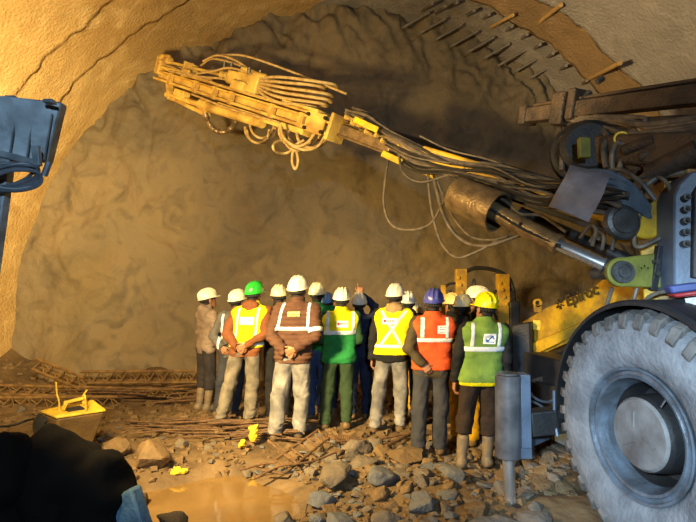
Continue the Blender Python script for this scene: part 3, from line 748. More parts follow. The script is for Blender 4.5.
# ---- wheel
wn = Vector((-.975, -.22, 0)).normalized(); wc = Vector((1.985, 3.42, .785)); R = .83
mb = MB(); nseg = 120
prof = [(-.46, .46), (-.47, .60), (-.44, .72), (-.36, .785), (-.18, .80), (-.02, .79), (.06, .755), (.085, .70), (.095, .62), (.085, .54), (.06, .47), (.045, .445), (.02, .43)]
mb.lathe(prof, wc, wn, nseg)
d_, s_, u_ = frame_of(wn)
def wp(a, r, hh): return wc + d_ * hh + s_ * (math.cos(a) * r) + u_ * (math.sin(a) * r)
nl = 34; mb.m = 1
for k in range(nl):
    a0 = 2 * math.pi * k / nl; da = 2 * math.pi / nl
    f0, f1 = a0 - da * .34, a0 + da * .34
    sec = [(-.20, .80, .838), (-.06, .79, .836), (.045, .75, .805), (.083, .69, .725)]
    vs = []
    for hh, ri, ro in sec:
        skew = (hh - .08) * .5
        vs += [wp(f0 + skew, ri - .03, hh - .02), wp(f1 + skew, ri - .03, hh - .02), wp(f1 + skew * 1.0 - .02, ro, hh + .016), wp(f0 + skew + .02, ro, hh + .016)]
    fs = []
    for i in range(3): fs += [(i * 4 + j, i * 4 + (j + 1) % 4, (i + 1) * 4 + (j + 1) % 4, (i + 1) * 4 + j) for j in range(4)]
    fs += [(0, 1, 2, 3), (15, 14, 13, 12)]; mb.add(vs, fs)
    g0 = a0 + da * .5
    vs = []
    sec = [(-.46, .72, .80), (-.30, .78, .838), (-.20, .79, .838)]
    for hh, ri, ro in sec:
        vs += [wp(g0 - da * .34, ri - .03, hh), wp(g0 + da * .34, ri - .03, hh), wp(g0 + da * .32, ro, hh), wp(g0 - da * .32, ro, hh)]
    fs = []
    for i in range(2): fs += [(i * 4 + j, i * 4 + (j + 1) % 4, (i + 1) * 4 + (j + 1) % 4, (i + 1) * 4 + j) for j in range(4)]
    fs += [(0, 1, 2, 3), (11, 10, 9, 8)]; mb.add(vs, fs)
tyre = mb.build('tire', [M_tyre, M_tread], rig, origin=wc, bevel=.008)
mb = MB(); mb.lathe([(.02, .43), (.062, .445), (.075, .44), (.07, .425), (.045, .415), (.05, .395), (.062, .388), (.055, .37), (.0, .355), (-.07, .335)], wc, wn, 64); mb.m = 1; mb.lathe([(-.07, .335), (-.26, .325), (-.28, .28), (-.29, .0)], wc, wn, 64)  # inner dish in the dark material: shade of the recess put into colour
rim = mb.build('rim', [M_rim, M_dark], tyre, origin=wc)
mb = MB(); mb.m = 1; mb.lathe([(-.28, .262), (-.10, .258), (-.02, .25), (.025, .24)], wc, wn, 48); mb.m = 0; mb.lathe([(.025, .24), (.042, .222), (.046, .15), (.05, .0)], wc, wn, 48)  # side wall darkened to stand for shade; front plate keeps its own colour
for k in range(3):
    a = .9 + k * 2.1; mb.beam(wp(a, .05, .052), wp(a + .5, .15, .052), .012, .012)
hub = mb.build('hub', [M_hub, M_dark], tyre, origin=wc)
for k in range(14):
    a = 2 * math.pi * k / 14; m2 = MB(); m2.cyl(wp(a, .29, -.29), wp(a, .29, -.25), .016, n=6); m2.build('wheel_nut', M_dark, tyre)
m2 = MB(); m2.tube([wp(2.2, .36, .0), wp(2.25, .33, .03), wp(2.3, .30, .05)], .007); m2.build('valve_stem', M_steel, tyre)
# ---- fender over the wheel
mb = MB(); vs = []; fs = []; N = 30
for i in range(N + 1):
    # angle measured in the wheel plane from forward over the top to the rear
    a = math.radians(-12 + 150 * i / N); fw = Vector((-.22, .975, 0)).normalized()
    for hh, rr_ in ((-.50, .90), (.03, .90), (.05, .885), (.05, .86), (.03, .872), (-.50, .872)):
        vs.append(wc + wn * hh + fw * (math.cos(a) * rr_) + Vector((0, 0, 1)) * (math.sin(a) * rr_))
for i in range(N): fs += [(i * 6 + j, i * 6 + (j + 1) % 6, (i + 1) * 6 + (j + 1) % 6, (i + 1) * 6 + j) for j in range(6)]
fs += [(0, 1, 2, 3, 4, 5), tuple(N * 6 + j for j in range(6))[::-1]]
mb.add(vs, fs); fen = mb.build('fender', M_black, rig)
mb = MB(); a = math.radians(-12); pA = wc + wn * .05 + fw * (math.cos(a) * .88) + Vector((0, 0, math.sin(a) * .88))
mb.tube([pA + Vector((0, 0, .5)) * .6 + fw * .03, pA + fw * .03 + Vector((0, 0, .05)), pA + fw * .0 + Vector((0, 0, -.07))], .014); mb.build('fender_stay', M_gpan, fen)
# ---- chassis
mb = MB(); A = wc - wn * .95
def rb(cx, cy, cz, sx, sy, sz): # box aligned with the machine: x out to the left side, y forward
    Rz = Matrix.Rotation(math.atan2(.22, .975), 3, 'Z')
    c = wc + wn * cx + fw * cy + Vector((0, 0, cz - wc.z)); return c, sx, sy, sz, Rz
mb.box(*rb(-1.15, .3, .75, 1.1, 4.2, .55)); mb.box(*rb(-1.0, 1.6, .55, .9, 1.2, .4)); mb.cyl(wc - wn * .2, wc - wn * 1.8, .2)
mb.box(*rb(-1.2, -.9, 1.45, 1.2, 2.4, .9))
mb.build('chassis', M_dark, rig, bevel=.02)
mb = MB()
mb.box(*rb(-.62, 1.35, .34, .06, .95, .34)); 
mb.build('side_plate', M_gpan, rig, bevel=.01)
# ---- jack leg in front of the wheel
jt, jb = P(508, 375, 4.2), P(508, 457, 4.2); jf = Vector((jt.x, 4.2, ghs(jt.x, 4.2)))
mb = MB(); mb.cyl(jb, jt, .105, n=32); mb.cyl(jt, jt + Vector((0, 0, .02)), .085, n=32)
jk_ = mb.build('outrigger_jack', M_jack, rig, bevel=.006)
mb = MB(); c0 = (jt + jb) / 2 + Vector((.140, .04, 0)); mb.box(c0, .085, .15, (jt.z - jb.z) * 1.02); mb.build('guide_plate', M_gpan, jk_, bevel=.008)
mb = MB(); mb.box(jb + Vector((.06, .03, .04)), .25, .16, .09); mb.build('clamp_block', M_gpan, jk_, bevel=.01)
mb = MB(); mb.cyl(jf - Vector((0, 0, .03)), jb + Vector((0, 0, .05)), .048, n=24); mb.build('jack_rod', M_chrome, jk_)
mb = MB(); mb.lathe([(0, .0), (0, .16), (.03, .16), (.05, .07), (.05, 0)], jf + Vector((0, 0, -.05)), (0, 0, 1), 24); mb.build('jack_foot', M_dark, jk_)
mb = MB(); q = [P(524, 418, 4.5), P(556, 412, 4.75), P(553, 438, 4.75), P(522, 452, 4.5)]; mb.prism(q, (.05, .10, 0)); mb.build('step_plate', M_gpan, rig, bevel=.006)
mb = MB(); mb.tube([P(526, 386, 4.5), P(535, 398, 4.6), P(548, 402, 4.7), P(560, 396, 4.8)], .012); mb.build('hose', M_hoseg, rig)
mb = MB(); mb.tube([P(526, 400, 4.5), P(538, 404, 4.6), P(548, 412, 4.7)], .012); mb.build('hose', M_hoseg, rig)
mb = MB(); mb.beam(jb + Vector((.2, .1, .25)), wc - wn * .7 + fw * .9 + Vector((0, 0, -.1)), .16, .2); mb.build('outrigger_arm', M_dark, rig, bevel=.01)
# ---- mast, panel, pivot lug
mb = MB(); mb.prism([P(645, 318, 4.05), P(690, 318, 3.9), P(690, 176, 3.9), P(664, 178, 4.0), P(660, 232, 4.05), P(655, 240, 4.05), P(640, 246, 4.1)], (.35, .55, 0)); mb.build('boom_mount', M_yel, rig, bevel=.012)
mb = MB(); mb.prism([P(674, 292, 3.7), P(735, 296, 3.55), P(735, 172, 3.55), P(692, 171, 3.66), P(679, 184, 3.7), P(674, 196, 3.7)], (.05, .30, 0)); pan = mb.build('side_cover', M_gpan, rig, bevel=.015)
mb = MB(); mb.prism([P(692, 278, 3.63), P(735, 282, 3.5), P(735, 185, 3.5), P(699, 184, 3.61), P(694, 192, 3.62)], (.01, .06, 0)); mb.build('inset_panel', M_dark, pan, bevel=.01)
for k in range(5):
    p = P(686.0 - k * .2, 198 + 11.5 * k, 3.66); mb = MB(); mb.cyl(p + Vector((0, .03, 0)), p + Vector((-.02, -.05, 0)), .026, n=12); mb.cyl(p + Vector((-.02, -.05, 0)), p + Vector((-.024, -.075, 0)), .015, n=8); mb.build('bolt', M_steel, pan)
def lugpts(d):
    c = P(622, 272, d); e1, e2 = P(664, 252, d), P(664, 288, d); r = .118; o = []
    for k in range(13):
        t = math.radians(80 + 200 * k / 12); o.append(c + Vector((math.cos(t) * r, 0, math.sin(t) * r)))
    return [e1] + o + [e2]
mb = MB(); mb.prism(lugpts(3.92), (.02, .09, 0)); lug = mb.build('pivot_lug', M_olv, rig, bevel=.012)
mb = MB(); mb.prism(lugpts(4.2), (.02, .09, 0)); mb.build('pivot_lug', M_olv, rig, bevel=.012)
mb = MB(); c = P(622, 272, 3.92); mb.lathe([(0, .09), (.03, .085), (.03, .062), (.018, .06), (.018, .045), (.04, .042), (.04, .02), (.05, .018), (.05, 0)], c, (0, -1, 0), 28); mb.cyl(c, c + Vector((0, .42, 0)), .055); mb.build('pivot_pin', M_steel, lug)
for (qx, qy) in ((654, 262), (655, 274)):
    mb = MB(); p = P(qx, qy, 3.92); mb.cyl(p + Vector((0, .02, 0)), p + Vector((0, -.05, 0)), .02, n=8); mb.build('bolt', M_steel, lug)
mb = MB(); mb.beam(P(652, 290, 3.95), P(660, 246, 3.9), .05, .06); mb.build('lock_plate', M_dark, lug, bevel=.006)
for k in range(3):
    p = P(641 + 3.4 * k, 268 - 2 * (k % 2), 3.915); mb = MB(); mb.beam(p + Vector((-.012, 0, -.02)), p + Vector((.012, 0, .02)), .006, .012); mb.beam(p + Vector((-.012, 0, .02)), p + Vector((.012, 0, -.02)), .006, .012); mb.build('cast_mark', M_olv, lug)
for pts in ([(612, 288, 4.0), (607, 305, 4.05), (604, 322, 4.0)], [(637, 288, 4.0), (634, 300, 4.0), (632, 318, 3.95)], [(640, 215, 4.0), (634, 240, 4.0), (640, 247, 3.95), (660, 238, 3.9)], [(650, 322, 3.9), (646, 300, 3.9), (668, 292, 3.8), (676, 312, 3.7)], [(628, 182, 4.1), (650, 176, 3.95), (666, 182, 3.85), (676, 205, 3.8)]):
    mb = MB(); mb.tube([P(*q) for q in pts], .016); mb.build('hose', M_hose, rig)
# ---- main boom: telescoping box beams from the mount to the feed
BA, BB = P(636, 221, 4.15), P(340, 128, 6.35)
def bp(t, s=0, u=0):
    d, sd, up = frame_of(BB - BA); return BA + (BB - BA) * t + sd * s + up * u
mb = MB(); mb.beam(bp(.02), bp(.62), .15, .18); mb.build('boom', M_yel, rig, bevel=.02)
mb = MB(); mb.beam(bp(.55), bp(.90), .12, .15); mb.build('boom_extension', M_rust, rig, bevel=.012)
mb = MB(); mb.beam(bp(.74, 0, -.05), bp(1.02, 0, -.02), .16, .15); mb.beam(bp(.74, -.09, -.12), bp(1.0, -.09, -.09), .03, .03); mb.beam(bp(.78, 0, .045), bp(1.0, 0, .075), .06, .02); mb.build('boom_head', M_rust, rig, bevel=.01)
for (y_, r_) in ((.40, .09), (.75, .10)):  # tubes hidden behind the boom, added to thicken its shadow on the face
    mb = MB(); mb.cyl(bp(.12) + Vector((.0, y_, .16 + .1 * y_)), bp(.90) + Vector((.05, y_, .14 + .16 * y_)), r_, n=16); mb.build('boom_shadow_tube', M_dark, rig)
mb = MB(); c = bp(.0); mb.cyl(c + Vector((0, -.16, 0)), c + Vector((0, .22, 0)), .165, n=32); bk = mb.build('boom_knuckle', M_yel, rig, bevel=.02)
mb = MB(); c2 = P(622, 222, 3.98); mb.lathe([(0, .15), (.03, .13), (.04, .10), (.055, .095), (.06, 0)], c2, (0, -1, .05), 28); mb.build('end_cap', M_steel, bk)
mb = MB(); mb.beam(bp(.05, 0, -.16), bp(.5, 0, -.14), .05, .05); mb.build('boom_rail', M_dark, rig, bevel=.006)
# brown barrel guard + lift cylinder
c0, c1 = P(456, 194, 5.05), P(497, 212, 4.72); mb = MB(); ax = c1 - c0
mb.lathe([(0, .0), (0, .17), (.02, .185), (ax.length, .195), (ax.length + .02, .195), (ax.length + .02, .178), (ax.length - .02, .175), (.05, .16), (.05, 0)], c0, ax, 36); gd = mb.build('cylinder_guard', M_rust, rig)
k0, k1, k2 = P(478, 203, 4.85), P(556, 244, 4.38), P(620, 272, 4.1)
mb = MB(); mb.cyl(k0, k1, .085, n=28); mb.cyl(k1 - (k1 - k0) * .02, k1 + (k1 - k0) * .03, .095, n=28); lc = mb.build('lift_cylinder', M_rust, rig)
mb = MB(); mb.cyl(k1, k2, .056, n=24); mb.build('piston_rod', M_chrome, lc)
mb = MB(); mb.cyl(k2 - (k2 - k1) * .22, k2 + (k2 - k1) * .02, .085, n=24); mb.build('rod_end', M_dark, lc)
mb = MB(); mb.tube([k0 + Vector((-.02, -.09, .0)), (k0 + k1) / 2 + Vector((.0, -.10, -.05)), k1 + Vector((0, -.09, -.03))], .016); p = (k0 + k1) / 2 + Vector((.02, -.09, -.02)); mb.cyl(p, p + Vector((0, -.03, -.03)), .025, n=8); mb.build('oil_line', M_dark, lc)
# second, darker cylinder behind
mb = MB(); mb.cyl(P(520, 212, 4.9), P(632, 262, 4.3), .055, n=20); mb.build('tilt_cylinder', M_dark, rig)
# ---- hose bundle along the boom
path = [P(*q) for q in ((352, 118, 6.25), (372, 128, 6.05), (396, 143, 5.85), (424, 160, 5.6), (456, 170, 5.3), (498, 180, 4.95), (545, 193, 4.6), (592, 198, 4.25), (630, 205, 4.02))]
rh = random.Random(3)
for i in range(44):
    ang = rh.uniform(0, 6.28); rad = .13 * rh.uniform(.25, 1) ** .5; pts = []
    st = rh.choice([0, 0, 1, 0, 2, 3]); en = rh.choice([9, 9, 8, 9])
    for j in range(st, en):
        d, sd, up = frame_of(path[max(j - 1, 0)] - path[min(j + 1, 8)])
        if sd.y > 0: sd = -sd
        tight = .62 if j == 4 else (.8 if j in (0, 8) else 1.0)
        a = ang + .45 * j * rh.uniform(.4, 1); r_ = rad * tight * rh.uniform(.8, 1.2)
        pts.append(path[j] + sd * (.10 + math.cos(a) * r_ * .8) + up * (.015 + math.sin(a) * r_ - (.05 if j in (2, 3, 6) else 0) * rh.random()))
    mb = MB(); mb.tube(pts, rh.choice([.010, .013, .016, .018]), n=7, sm=5); mb.build('hose', rh.choice([M_hose, M_hose, M_hoseb]), rig)
for pts, r in (([(392, 142, 5.8), (386, 175, 5.75), (384, 205, 5.7), (392, 225, 5.6), (410, 230, 5.5), (430, 224, 5.4), (443, 203, 5.25), (452, 186, 5.1), (462, 178, 5.0)], .015),
               ([(398, 150, 5.7), (403, 172, 5.6), (420, 182, 5.5), (445, 176, 5.3), (466, 168, 5.1)], .014),
               ([(428, 172, 5.5), (431, 205, 5.4), (440, 240, 5.3), (456, 257, 5.1), (476, 252, 4.95), (500, 240, 4.8), (520, 236, 4.7)], .015),
               ([(434, 180, 5.4), (445, 218, 5.2), (462, 240, 5.1), (485, 246, 4.9), (512, 238, 4.7), (530, 230, 4.6)], .019),
               ([(437, 180, 5.4), (452, 215, 5.2), (470, 236, 5.0), (492, 240, 4.85), (508, 236, 4.7)], .013),
               ([(486, 188, 4.9), (510, 205, 4.7), (520, 214, 4.6), (540, 215, 4.5), (552, 222, 4.4), (566, 232, 4.3)], .015),
               ([(420, 136, 5.7), (450, 150, 5.4), (490, 160, 5.1), (540, 178, 4.7), (575, 180, 4.4)], .010),
               ([(600, 175, 4.2), (620, 170, 4.1), (640, 182, 3.95), (655, 200, 3.9)], .02),
               ([(590, 242, 4.2), (598, 232, 4.15), (604, 236, 4.1), (602, 250, 4.1)], .016), ([(598, 240, 4.2), (608, 228, 4.15), (614, 236, 4.1), (612, 250, 4.1)], .016), ([(580, 238, 4.3), (590, 226, 4.2), (596, 230, 4.15), (592, 246, 4.15)], .016)):
    mb = MB(); mb.tube([P(*q) for q in pts], r, n=8, sm=7); mb.build('hose', M_hose, rig)
for i in range(11): # grey hoses fanning out from under the rubber mat
    t = i / 10; mb = MB()
    mb.tube([P(580 + 6 * t, 172 + 34 * t, 4.15), P(604 + 4 * t, 172 + 32 * t, 4.05 + .05 * rh.random()), P(622 + 8 * rh.random(), 181 + 24 * t, 4.0), P(642, 198 + 14 * t, 3.98), P(656, 216 + 10 * t, 4.05)], .019 + .006 * rh.random(), n=9); mb.build('hose', M_hoseg, rig)
# couplings near the boom head
for i in range(7):
    p = P(352 + i * 6.2, 120 + i * 4.2 - 3 * (i % 2), 6.1 - i * .05); mb = MB(); e = p + Vector((rh.uniform(-.12, -.04), -.05, rh.uniform(.0, .05))); mb.cyl(p, e, .022, n=8); mb.cyl(e, e + (e - p) * .4, .03, n=6); mb.build('hose_coupling', M_yelm, rig)
for i, (qx, qy, l) in enumerate(((366, 125, 24), (392, 158, 20), (404, 151, 16), (420, 160, 26), (426, 172, 18))):
    a, b = P(qx - l / 2, qy - l * .25, 5.75 - .03 * i), P(qx + l / 2, qy + l * .22, 5.7 - .03 * i); mb = MB(); mb.beam(a, b, .03, .075); mb.build('yellow_hose_sleeve', M_yelb, rig, bevel=.01)
# rubber mat wrapped over the hoses
mb = MB(); vs = []; N = 10
for i in range(N + 1):
    t = i / N
    for j in range(5):
        w = j / 4
        a = P(573 + 39 * w, 163 + 9 * w, 4.18 - .28 * w); b_ = P(549 + 40 * w, 206 + 16 * w, 4.05 - .25 * w)
        p = a.lerp(b_, t); p = p + Vector((-.02, -.10, .03)) * math.sin(math.pi * min(1, t * 1.1)) + Vector((0, .05, .0)) * max(0, .25 - t) * 4
        vs.append(p + Vector((0, .012 * math.sin(9 * t + 5 * w), 0)))
nv = len(vs); vs += [p + Vector((.008, .022, .004)) for p in vs]
fs = []
for i in range(N):
    for j in range(4):
        q = (i * 5 + j, i * 5 + j + 1, (i + 1) * 5 + j + 1, (i + 1) * 5 + j); fs += [q, tuple(nv + k for k in q[::-1])]
ed = [(i * 5, (i + 1) * 5) for i in range(N)] + [(i * 5 + 4, (i + 1) * 5 + 4) for i in range(N)] + [(j, j + 1) for j in range(4)] + [(N * 5 + j, N * 5 + j + 1) for j in range(4)]
fs += [(a, b_, b_ + nv, a + nv) for a, b_ in ed]; mb.add(vs, fs); mb.build('rubber_mat', M_mat, rig, ang=60)
# ---- feed (long drill slide) near the face
FT, FH = P(334, 131, 6.35), P(160, 76, 8.75)
fd, fs_, fu = frame_of(FH - FT); FL = (FH - FT).length
def fp(t, u=0, s=0): return FT + fd * (t * FL) + fu * u + fs_ * s      # s: + is one side; camera side is negative or positive by fs_
cs = -1 if fs_.y > 0 else 1
mb = MB(); mb.beam(fp(-.02), fp(1.0), .07, .16, fu); mb.beam(fp(-.02, .075), fp(1.0, .075), .25, .03, fu); mb.beam(fp(-.02, -.065), fp(1.0, -.065), .25, .045, fu); mb.beam(fp(0, .13, .09), fp(1, .13, .09), .04, .035, fu); mb.beam(fp(0, .13, -.09), fp(1, .13, -.09), .04, .035, fu); mb.build('feed_beam', M_yelm, rig, bevel=.012)
mb = MB()
mb.box(fp(.05, .02, cs * .15), .03, .34, .27, Matrix([fs_, fd, fu]).transposed())
mb.box(fp(-.02, .03, cs * .06), .32, .05, .34, Matrix([fs_, fd, fu]).transposed()); br = mb.build('feed_bracket', M_yelm, rig, bevel=.01)
for (t, u) in ((.01, .11), (.08, .10), (.01, -.07), (.08, -.08)):
    mb = MB(); mb.cyl(fp(t, u, cs * .16), fp(t, u, cs * .20), .024, n=10); mb.build('bolt', M_dark, br)
mb = MB(); mb.box(fp(.13, .17, 0), .36, .7, .04, Matrix([fs_, fd, fu]).transposed()); mb.build('hose_tray', M_yelm, rig, bevel=.01)
# rock drill (drifter) on the slide
mb = MB(); X_ = Matrix([fs_, fd, fu]).transposed()
mb.box(fp(.42, .28), .26, .50, .26, X_); mb.box(fp(.50, .30), .20, .36, .20, X_); mb.cyl(fp(.35, .30), fp(.30, .30), .12); mb.cyl(fp(.56, .30), fp(.60, .30), .07); mb.box(fp(.45, .44, cs * .02), .18, .22, .10, X_); mb.cyl(fp(.40, .42, cs * .08), fp(.34, .42, cs * .08), .05); mb.box(fp(.44, .20, cs * .16), .10, .3, .14, X_)
rd = mb.build('rock_drill', M_yelm, rig, bevel=.02)
for i in range(5):
    mb = MB(); mb.cyl(fp(.38 + .05 * i, .40, cs * (.05 + .03 * (i % 2))), fp(.38 + .05 * i, .50, cs * (.07 + .03 * (i % 2))), .028, n=8); mb.build('hose_fitting', M_steel, rd)
mb = MB(); mb.cyl(fp(.60, .30), fp(1.02, .27), .026, n=12); mb.build('drill_rod', M_yelm, rig)
mb = MB(); mb.cyl(fp(.62, .18, cs * .1), fp(.97, .15, cs * .1), .022, n=10); mb.build('guide_rod', M_yelm, rig)
mb = MB(); mb.box(fp(.985, .14), .28, .16, .26, X_); mb.box(fp(.995, .28), .18, .12, .18, X_); mb.cyl(fp(.95, .29), fp(1.03, .28), .085); mb.box(fp(.96, .36, cs * .05), .08, .16, .06, X_); mb.build('front_centralizer', M_yelm, rig, bevel=.03)
mb = MB(); mb.box(fp(.80, .22, 0), .28, .05, .26, X_); mb.box(fp(.78, .20, cs * .13), .04, .22, .05, X_); mb.cyl(fp(.79, .29), fp(.82, .29), .07); mb.build('rod_support', M_yelm, rig, bevel=.01)
# under the slide: feed cylinder and cradle
mb = MB(); mb.cyl(fp(.30, -.20, cs * .05), fp(.64, -.24, cs * .05), .075, n=20); mb.cyl(fp(.64, -.24, cs * .05), fp(.90, -.27, cs * .05), .045, n=16); mb.cyl(fp(.62, -.24, cs * .05), fp(.655, -.24, cs * .05), .095, n=16); mb.build('feed_cylinder', M_yelm, rig)
mb = MB(); mb.beam(fp(.60, -.36, cs * .05), fp(.86, -.30, cs * .05), .10, .06, fu); mb.beam(fp(.60, -.40, cs * .05), fp(.63, -.2, cs * .05), .12, .05, fd); mb.beam(fp(.86, -.33, cs * .05), fp(.90, -.08, cs * .05), .12, .06, fd); mb.box(fp(.80, -.18, cs * .04), .14, .3, .12, X_); mb.build('cradle', M_yelm, rig, bevel=.012)
for t in (.12, .26, .48, .58, .70, .88):
    mb = MB(); mb.box(fp(t, .0, cs * .10), .06, .10, .20, X_); mb.build('slide_clamp', M_yelm, rig, bevel=.01)
for (t0, u0, t1, u1, sd_, r) in ((.30, .14, .93, .20, .13, .014), (.2, -.12, .7, -.13, .14, .016), (.62, .36, .95, .22, -.02, .012), (.55, .24, .90, .12, .12, .018)):
    mb = MB(); mb.tube([fp(t0, u0, cs * sd_), fp(.5 * (t0 + t1), .5 * (u0 + u1) - .03, cs * (sd_ + .02)), fp(t1, u1, cs * sd_)], r, n=7); mb.build('feed_line', M_hosey, rig)
mb = MB(); mb.beam(fp(.1, -.14), fp(.55, -.15), .2, .08, fu); mb.build('slide_rail', M_yelm, rig, bevel=.01)
# hose loops stacked at the tail of the feed
for i in range(6):
    z = .15 + .068 * i; o = rh.uniform(-.02, .03); mb = MB()
    mb.tube([fp(.36, z * .45 + .16, cs * .10), fp(.29, z * .8 + .04, cs * .17), fp(.21, z - .02, cs * .21), fp(.11 + o, z + .03, cs * .16), fp(.075 + o, z + .07, cs * .0), fp(.10 + o, z + .06, -cs * .16), fp(.2, z + .02, -cs * .18), fp(.33, z * .5 + .14, -cs * .06)], .020, n=8); mb.build('hose', M_hosey, rig)
# looping hoses hanging below the slide
def loop(cx, cy, rx, ry, d, n=9, a0=0.0, a1=6.28): return [P(cx + rx * math.cos(a0 + (a1 - a0) * k / n), cy + ry * math.sin(a0 + (a1 - a0) * k / n), d + .12 * math.sin(k)) for k in range(n + 1)]
for pts, r in ((loop(260, 128, 15, 15, 7.2, 8, 0, 3.2), .02), (loop(262, 124, 12, 14, 7.1, 8, -.2, 3.4), .018), (loop(258, 130, 11, 13, 7.0, 8, 0, 3.1), .018),
               (loop(300, 130, 21, 18, 6.6, 9, .1, 3.3), .02), (loop(306, 132, 18, 17, 6.6, 9, .0, 3.2), .022), (loop(312, 134, 15, 14, 6.5, 9, -.2, 3.2), .02), (loop(298, 136, 14, 15, 6.5, 9, .2, 3.4), .018),
               (loop(283, 147, 10, 6.5, 6.5, 10, .3, 6.3), .018), ([P(290, 142, 6.5), P(296, 150, 6.5), P(298, 162, 6.5), P(295, 169, 6.5), P(292, 160, 6.5), P(295, 146, 6.5), P(304, 140, 6.5)], .018),
               ([P(318, 128, 6.4), P(308, 142, 6.4), P(296, 146, 6.4), P(284, 138, 6.45), P(280, 124, 6.5)], .02), ([P(326, 134, 6.4), P(318, 146, 6.4), P(306, 150, 6.4), P(294, 147, 6.4)], .018)):
    mb = MB(); mb.tube(pts, r, n=8, sm=6); mb.build('hose', M_hosey, rig)
mb = MB(); mb.tube(spline(loop(222, 108, 17, 24, 7.9, 12, .2, 2.9), 9), .034, n=10, sm=0, ripple=.22); mb.build('ribbed_hose', M_rust, rig)
for pts in ([fp(.42, .44), fp(.52, .55, cs * .05), fp(.62, .56, cs * .1), fp(.70, .42, cs * .1)], [fp(.40, .42), fp(.5, .50, -.05), fp(.66, .50, -.05), fp(.74, .36)], [fp(.36, .4), fp(.5, .42, cs * .16), fp(.6, .3, cs * .17), fp(.7, .2, cs * .15)], [fp(.02, .5, .1), fp(.3, .62, .1), fp(.5, .66, 0), fp(.63, .6, 0)]):
    mb = MB(); mb.tube(pts, .016, n=7); mb.build('hose', M_hosey, rig)
# ---- second boom and its feed at the upper right
F2A, F2B = P(528, 116, 5.4), P(745, 92, 3.5); d2, s2, u2 = frame_of(F2B - F2A); L2 = (F2B - F2A).length
def q2(t, u=0, s=0): return F2A + d2 * (t * L2) + u2 * u + s2 * s
M_f2 = mat('brown_muddy_steel', (84, 66, 46), (54, 44, 36), scale=6, rough=.6, bump=.5, metal=.2)
mb = MB(); mb.beam(q2(0.02), q2(1.0, .02), .16, .15, u2); mb.beam(q2(.05, .10), q2(1, .13), .10, .03, u2); mb.build('feed_beam', M_f2, rig, bevel=.01)
mb = MB(); mb.cyl(q2(.0, -.02), q2(.3, -.04), .03, n=10); mb.cyl(q2(.28, -.13), q2(1, -.17), .035, n=12); mb.build('drill_rod', M_f2, rig)
mb = MB(); mb.box(q2(.0, 0), .1, .2, .2, Matrix([d2, s2, u2]).transposed()); mb.build('slide_end', M_f2, rig, bevel=.02)
mb = MB(); mb.box(q2(.24, .02), .16, .26, .32, Matrix([d2, s2, u2]).transposed()); mb.box(q2(.31, .05), .09, .24, .3, Matrix([d2, s2, u2]).transposed()); mb.build('front_centralizer', M_f2, rig, bevel=.02)
for i in range(9):
    mb = MB(); k = rh.uniform(.6, 1.2); mb.tube([q2(.27 + .02 * i, -.08, .05), q2(.42 + .03 * i, -.20 * k, .1 * rh.uniform(-1, 1)), q2(.7, -.30 * k, .08), q2(1.0, -.22 * k, .05)], rh.choice([.015, .02, .025])); mb.build('hose', M_hose, rig)
for q in ([(597, 82, 4.6), (603, 78, 4.6)], [(583, 100, 4.7), (590, 92, 4.7)]):
    mb = MB(); mb.cyl(P(*q[0]), P(*q[1]), .03, n=8); mb.build('hose_fitting', M_steel, rig)
mb = MB(); mb.beam(P(590, 152, 4.7), P(720, 150, 3.7), .34, .26); mb.build('boom', M_f2, rig, bevel=.03)
mb = MB(); c = P(589, 150, 4.6); mb.lathe([(0, .22), (.03, .25), (.20, .25), (.24, .20), (.24, .0)], c + Vector((0, .1, 0)), (-.25, -1, .05), 32); mb.build('rotation_head', M_dark, rig)
mb = MB(); mb.lathe([(.0, .30), (.02, .32), (.10, .32), (.12, .29)], c + Vector((.05, .2, 0)), (-.25, -1, .05), 32); mb.build('rotation_ring', M_black, rig)
mb = MB(); mb.box(P(584, 148, 4.3), .10, .06, .18); mb.build('valve_block', M_olv, rig, bevel=.01)
mb = MB(); p = P(621, 140, 4.3); mb.lathe([(0, .0), (0, .05), (.03, .06), (.06, .06), (.06, .045), (.04, .04), (.04, 0)], p, (-.5, -1, 0), 20); mb.build('work_lamp', M_yelb, rig)
for (a, b_, r) in (((640, 158, 4.1), (660, 150, 4.0), .045), ((610, 150, 4.4), (640, 172, 4.2), .05), ((650, 175, 4.0), (700, 150, 3.7), .09), ((625, 150, 4.2), (655, 140, 4.0), .05)):
    mb = MB(); mb.cyl(P(*a), P(*b_), r, n=16); mb.build('hydraulic_cylinder', M_f2, rig)
for pts in ([(562, 170, 4.6), (563, 145, 4.6), (572, 130, 4.6), (590, 124, 4.5)], [(612, 172, 4.3), (612, 155, 4.3), (618, 143, 4.25), (632, 150, 4.2)], [(618, 178, 4.3), (622, 160, 4.25), (634, 155, 4.2), (645, 165, 4.1)], [(640, 195, 4.0), (648, 184, 3.95), (662, 176, 3.9), (685, 172, 3.8)], [(606, 168, 4.3), (603, 150, 4.35), (606, 136, 4.4), (600, 126, 4.5)]):
    mb = MB(); mb.tube([P(*q) for q in pts], .024); mb.build('hose', M_hose, rig)
